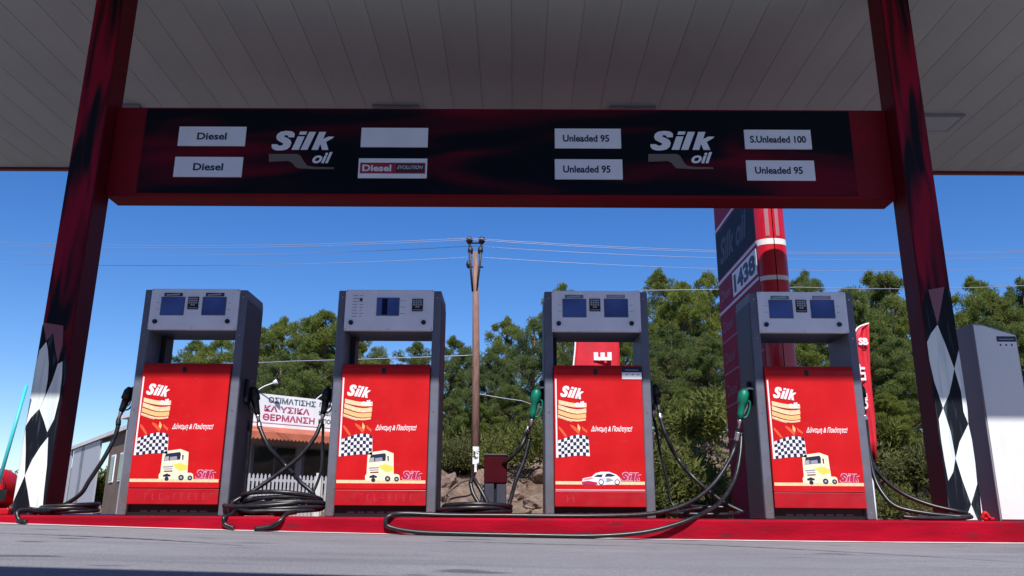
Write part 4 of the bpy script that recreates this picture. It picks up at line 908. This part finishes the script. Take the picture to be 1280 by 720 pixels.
TR = [
 (243, 428, 46, 1.0, 'pine seen through the opening of the leftmost pump, left one of two'), (283, 425, 44, 1.0, 'pine seen just right in the opening of the leftmost pump'),
 (332, 408, 42, 1.0, 'pine rising directly right of the leftmost pump'), (358, 398, 44, .8, 'slender pine top above the shop board between the two left pumps'), (388, 402, 43, .9, 'middle pine above the shop board, right of the slender top'), (412, 388, 40, 1.0, 'tallest pine left of the second pump'),
 (350, 440, 37, 1.1, 'bushy lower pine directly behind the left shop lamp'), (392, 445, 36, 1.2, 'bushy lower pine directly behind the right shop lamp'), (310, 455, 39, 1.2, 'low pine half hidden by the right side of the leftmost pump'),
 (445, 415, 42, 1.0, 'pine seen at the left of the opening in the second pump'), (482, 445, 48, .9, 'distant pine seen in the opening of the second pump'), (525, 428, 42, 1.0, 'pine top behind the right side of the second pump'),
 (562, 422, 27, .95, 'bright green pine directly left of the utility pole'), (610, 440, 26, .9, 'bright green pine directly right of the utility pole'), (636, 398, 37, .8, 'tall dark pine between utility pole and third pump'), (664, 402, 31, .9, 'yellow green pine touching the left side of the third pump'), (640, 480, 25, 1.1, 'low pine under the tall dark one, left of the green nozzle'),
 (560, 500, 24.5, 1.3, 'lowest pine between the second pump and the utility pole'), (600, 505, 24.8, 1.3, 'lowest pine just behind the utility pole'), (583, 445, 33, 1.0, 'pine partly hidden behind the utility pole'),
 (705, 356, 38, .8, 'pine top just showing over the third pump'), (740, 390, 32, 1.0, 'pine behind the flag in the third pump opening'), (780, 380, 34, 1.0, 'pine behind the right part of the third pump'),
 (820, 338, 36, .8, 'thin feathery pine top right of the third pump, leftmost in that gap'), (852, 352, 34, .8, 'pine in the middle of the gap left of the price pylon'), (884, 345, 35, .8, 'pine touching the left edge of the price pylon'),
 (838, 405, 28, 1.1, 'bushy lower pine right beside the third pump'), (880, 420, 27, 1.1, 'bushy lower pine right beside the price pylon'), (855, 485, 24, 1.3, 'lowest pine in the gap between third and rightmost pumps'),
 (930, 380, 34, 1.0, 'pine behind the price pylon'), (965, 385, 33, 1.1, 'pine behind the right side of the price pylon'), (1008, 340, 37, .7, 'small pointed pine top over the rightmost pump'),
 (1003, 425, 26, 1.1, 'pine seen through the opening of the rightmost pump'), (1052, 362, 31, .9, 'yellow green pine above the narrow flag'), (1080, 343, 37, .9, 'dark pine just right of the rightmost pump head'), (1110, 344, 35, .9, 'dark pine touching the left edge of the right column'),
 (1080, 405, 27, 1.1, 'bushy lower pine behind the narrow flag'), (1118, 425, 26, 1.1, 'bushy lower pine right of the narrow flag'), (1105, 490, 23.5, 1.4, 'lowest pine between narrow flag and right column'), (1150, 380, 30, 1.0, 'pine hidden mostly by the right column'),
 (1207, 350, 34, .8, 'pine top right beside the right column, above the cabinet'), (1238, 362, 32, .9, 'broad pine directly above the white cabinet'), (1272, 350, 34, .8, 'pine at the right edge of the picture'), (1290, 395, 27, 1.0, 'bushy pine right of the cabinet at the frame edge'), (1225, 400, 28, 1.0, 'low pine just over the cabinet top'),
 (1340, 360, 31, 1.0, 'pine just outside the right edge'), (1400, 370, 29, 1.0, 'second pine outside the right edge')]
for i, (px, ty, Y, wd_, lb) in enumerate(TR): tree(px, ty, Y, i*3+i//5, wd_, lb)
# bushes
def bush_variant(i):
    rg = np.random.default_rng(300+i); n_ = 16; cen = np.stack([rg.normal(size=n_)*.45, rg.normal(size=n_)*.4, .35+rg.random(n_)*.5], 1)
    return mesh_np('foliage', leaf_cloud(cen, .25+.2*rg.random(n_), 160, .10, rg, up=.5), 'bush_leaf')
BV = [bush_variant(i) for i in range(3)]
BU = [(828, 640, 19.5, 1.5, 'dark bush at the foot of the bank beside the third pump'), (858, 640, 20, 1.6, 'dark bush in the middle of the gap left of the price pylon'), (893, 640, 19.5, 1.2, 'low bush beside the foot of the price pylon'), (868, 600, 22, 1.8, 'bush higher on the bank left of the price pylon'),
      (1118, 600, 21.5, 1.0, 'low bush on the bank between flag and right column'), (1150, 590, 22.5, 1.4, 'bush on the bank beside the right column'), (1105, 575, 23.5, 1.6, 'dark bush behind the tip of the narrow flag'), (553, 600, 22.8, 1.0, 'small bush beside the second pump'), (668, 590, 22.5, 1.3, 'dark bush on the rocky bank beside the third pump'), (575, 595, 23.5, 1.2, 'bush under the pine left of the utility pole'),
      (640, 580, 23.5, 1.4, 'bush under the pines right of the red bin'), (100, 600, 45, 2.6, 'distant bush left of the shed'), (128, 600, 47, 3.0, 'distant bush under the shed roof'), (30, 625, 60, 3.0, 'distant bush behind the left column'), (1180, 600, 22, 1.5, 'bush hidden behind the right column')]
for i, (px, py, Y, s, lb) in enumerate(BU):
    p = at(px, py, Y); o = bpy.data.objects.new('bush', BV[i % 3]); COL.objects.link(o); o.location = (p.x, Y, float(terrain(p.x, Y))-.1); o.scale = (s, s, s*.95); o.rotation_euler = (0, 0, i*1.3); tag(o, lb, 'bush', 'bushes on the bank')
# boulders
def rock_mesh(i):
    rg = np.random.default_rng(500+i); bm = bmesh.new(); bmesh.ops.create_icosphere(bm, subdivisions=3, radius=1)
    ph = rg.random(9)*6
    for v in bm.verts:
        c = v.co; f = 1+.22*math.sin(c.x*3+ph[0])*math.sin(c.y*2.5+ph[1])+.14*math.sin(c.z*5+ph[2]+c.x*4)+.07*math.sin(c.x*11+ph[3])*math.sin(c.z*9+ph[4])
        q = Vector((round(c.x*2.2)/2.2, round(c.y*2.2)/2.2, round(c.z*2.2)/2.2)); v.co = (c*.72+q*.28)*f
    me = bpy.data.meshes.new('boulder'); bm.to_mesh(me); bm.free(); me.materials.append(M['rock']); return me
RM = [rock_mesh(i) for i in range(3)]
RO = [(640, 596, 21.3, .55, 'large tan boulder behind the red bin'), (668, 612, 20.6, .5, 'tan boulder beside the left side of the third pump'), (676, 590, 21.8, .6, 'upper tan boulder beside the third pump'), (655, 628, 20.0, .35, 'small tan boulder low on the bank right of the bin'), (560, 612, 20.8, .5, 'tan boulder beside the right side of the second pump'), (580, 622, 20.3, .4, 'tan boulder left of the utility pole foot'), (606, 600, 21.5, .5, 'tan boulder between utility pole and red bin'), (556, 632, 20.2, .32, 'small tan boulder low beside the second pump'),
      (1130, 600, 23, .5, 'brown boulder between narrow flag and right column'), (1155, 622, 22.3, .5, 'brown boulder beside the right column'), (884, 590, 21.5, .4, 'boulder left of the price pylon')]
for i, (px, py, Y, s, lb) in enumerate(RO):
    p = at(px, py, Y); o = bpy.data.objects.new('boulder', RM[i % 3]); COL.objects.link(o); o.location = (p.x, Y, float(terrain(p.x, Y))+.0); o.scale = (s*.6, s*.5, s*.3); o.rotation_euler = (.2*i, .1*i, i*1.1); tag(o, lb, 'boulder', 'boulders on the bank')
# fallen dead branch on the bank
a, b_ = at(553, 622, 20.0), at(592, 598, 20.6); mb = MB(); mb.tube(spline([a, a.lerp(b_, .5)+Vector((0, 0, .1)), b_]), .03, 'bark', n=6); tag(mb.build('dead_branch'), 'dark dead branch on the bank left of the utility pole', 'branch')

# ------------------------------------------------------------------ unseen building added behind the camera to cast the near shade
rt = empty('shade_building', (-7.0, -2.22, 0.05), 'unseen building added behind the camera to cast the near shade', 'building', rz=R(-2.8))
obox('wall', rt, -7.0, 15.4, -6, -.2, 0, 5.4, 'brown_wall'); obox('roof_edge', rt, -7.3, 15.7, -6.2, .0, 5.401, 6.05, 'sign_red')
for i in range(8): f = obox('window', rt, -6.2+i*2.6, -4.2+i*2.6, -.21, -.12, .5, 2.8, 'frame_grey'); obox('pane', f, -6.1+i*2.6, -4.3+i*2.6, -.118, -.10, .6, 2.7, 'glass_dark')
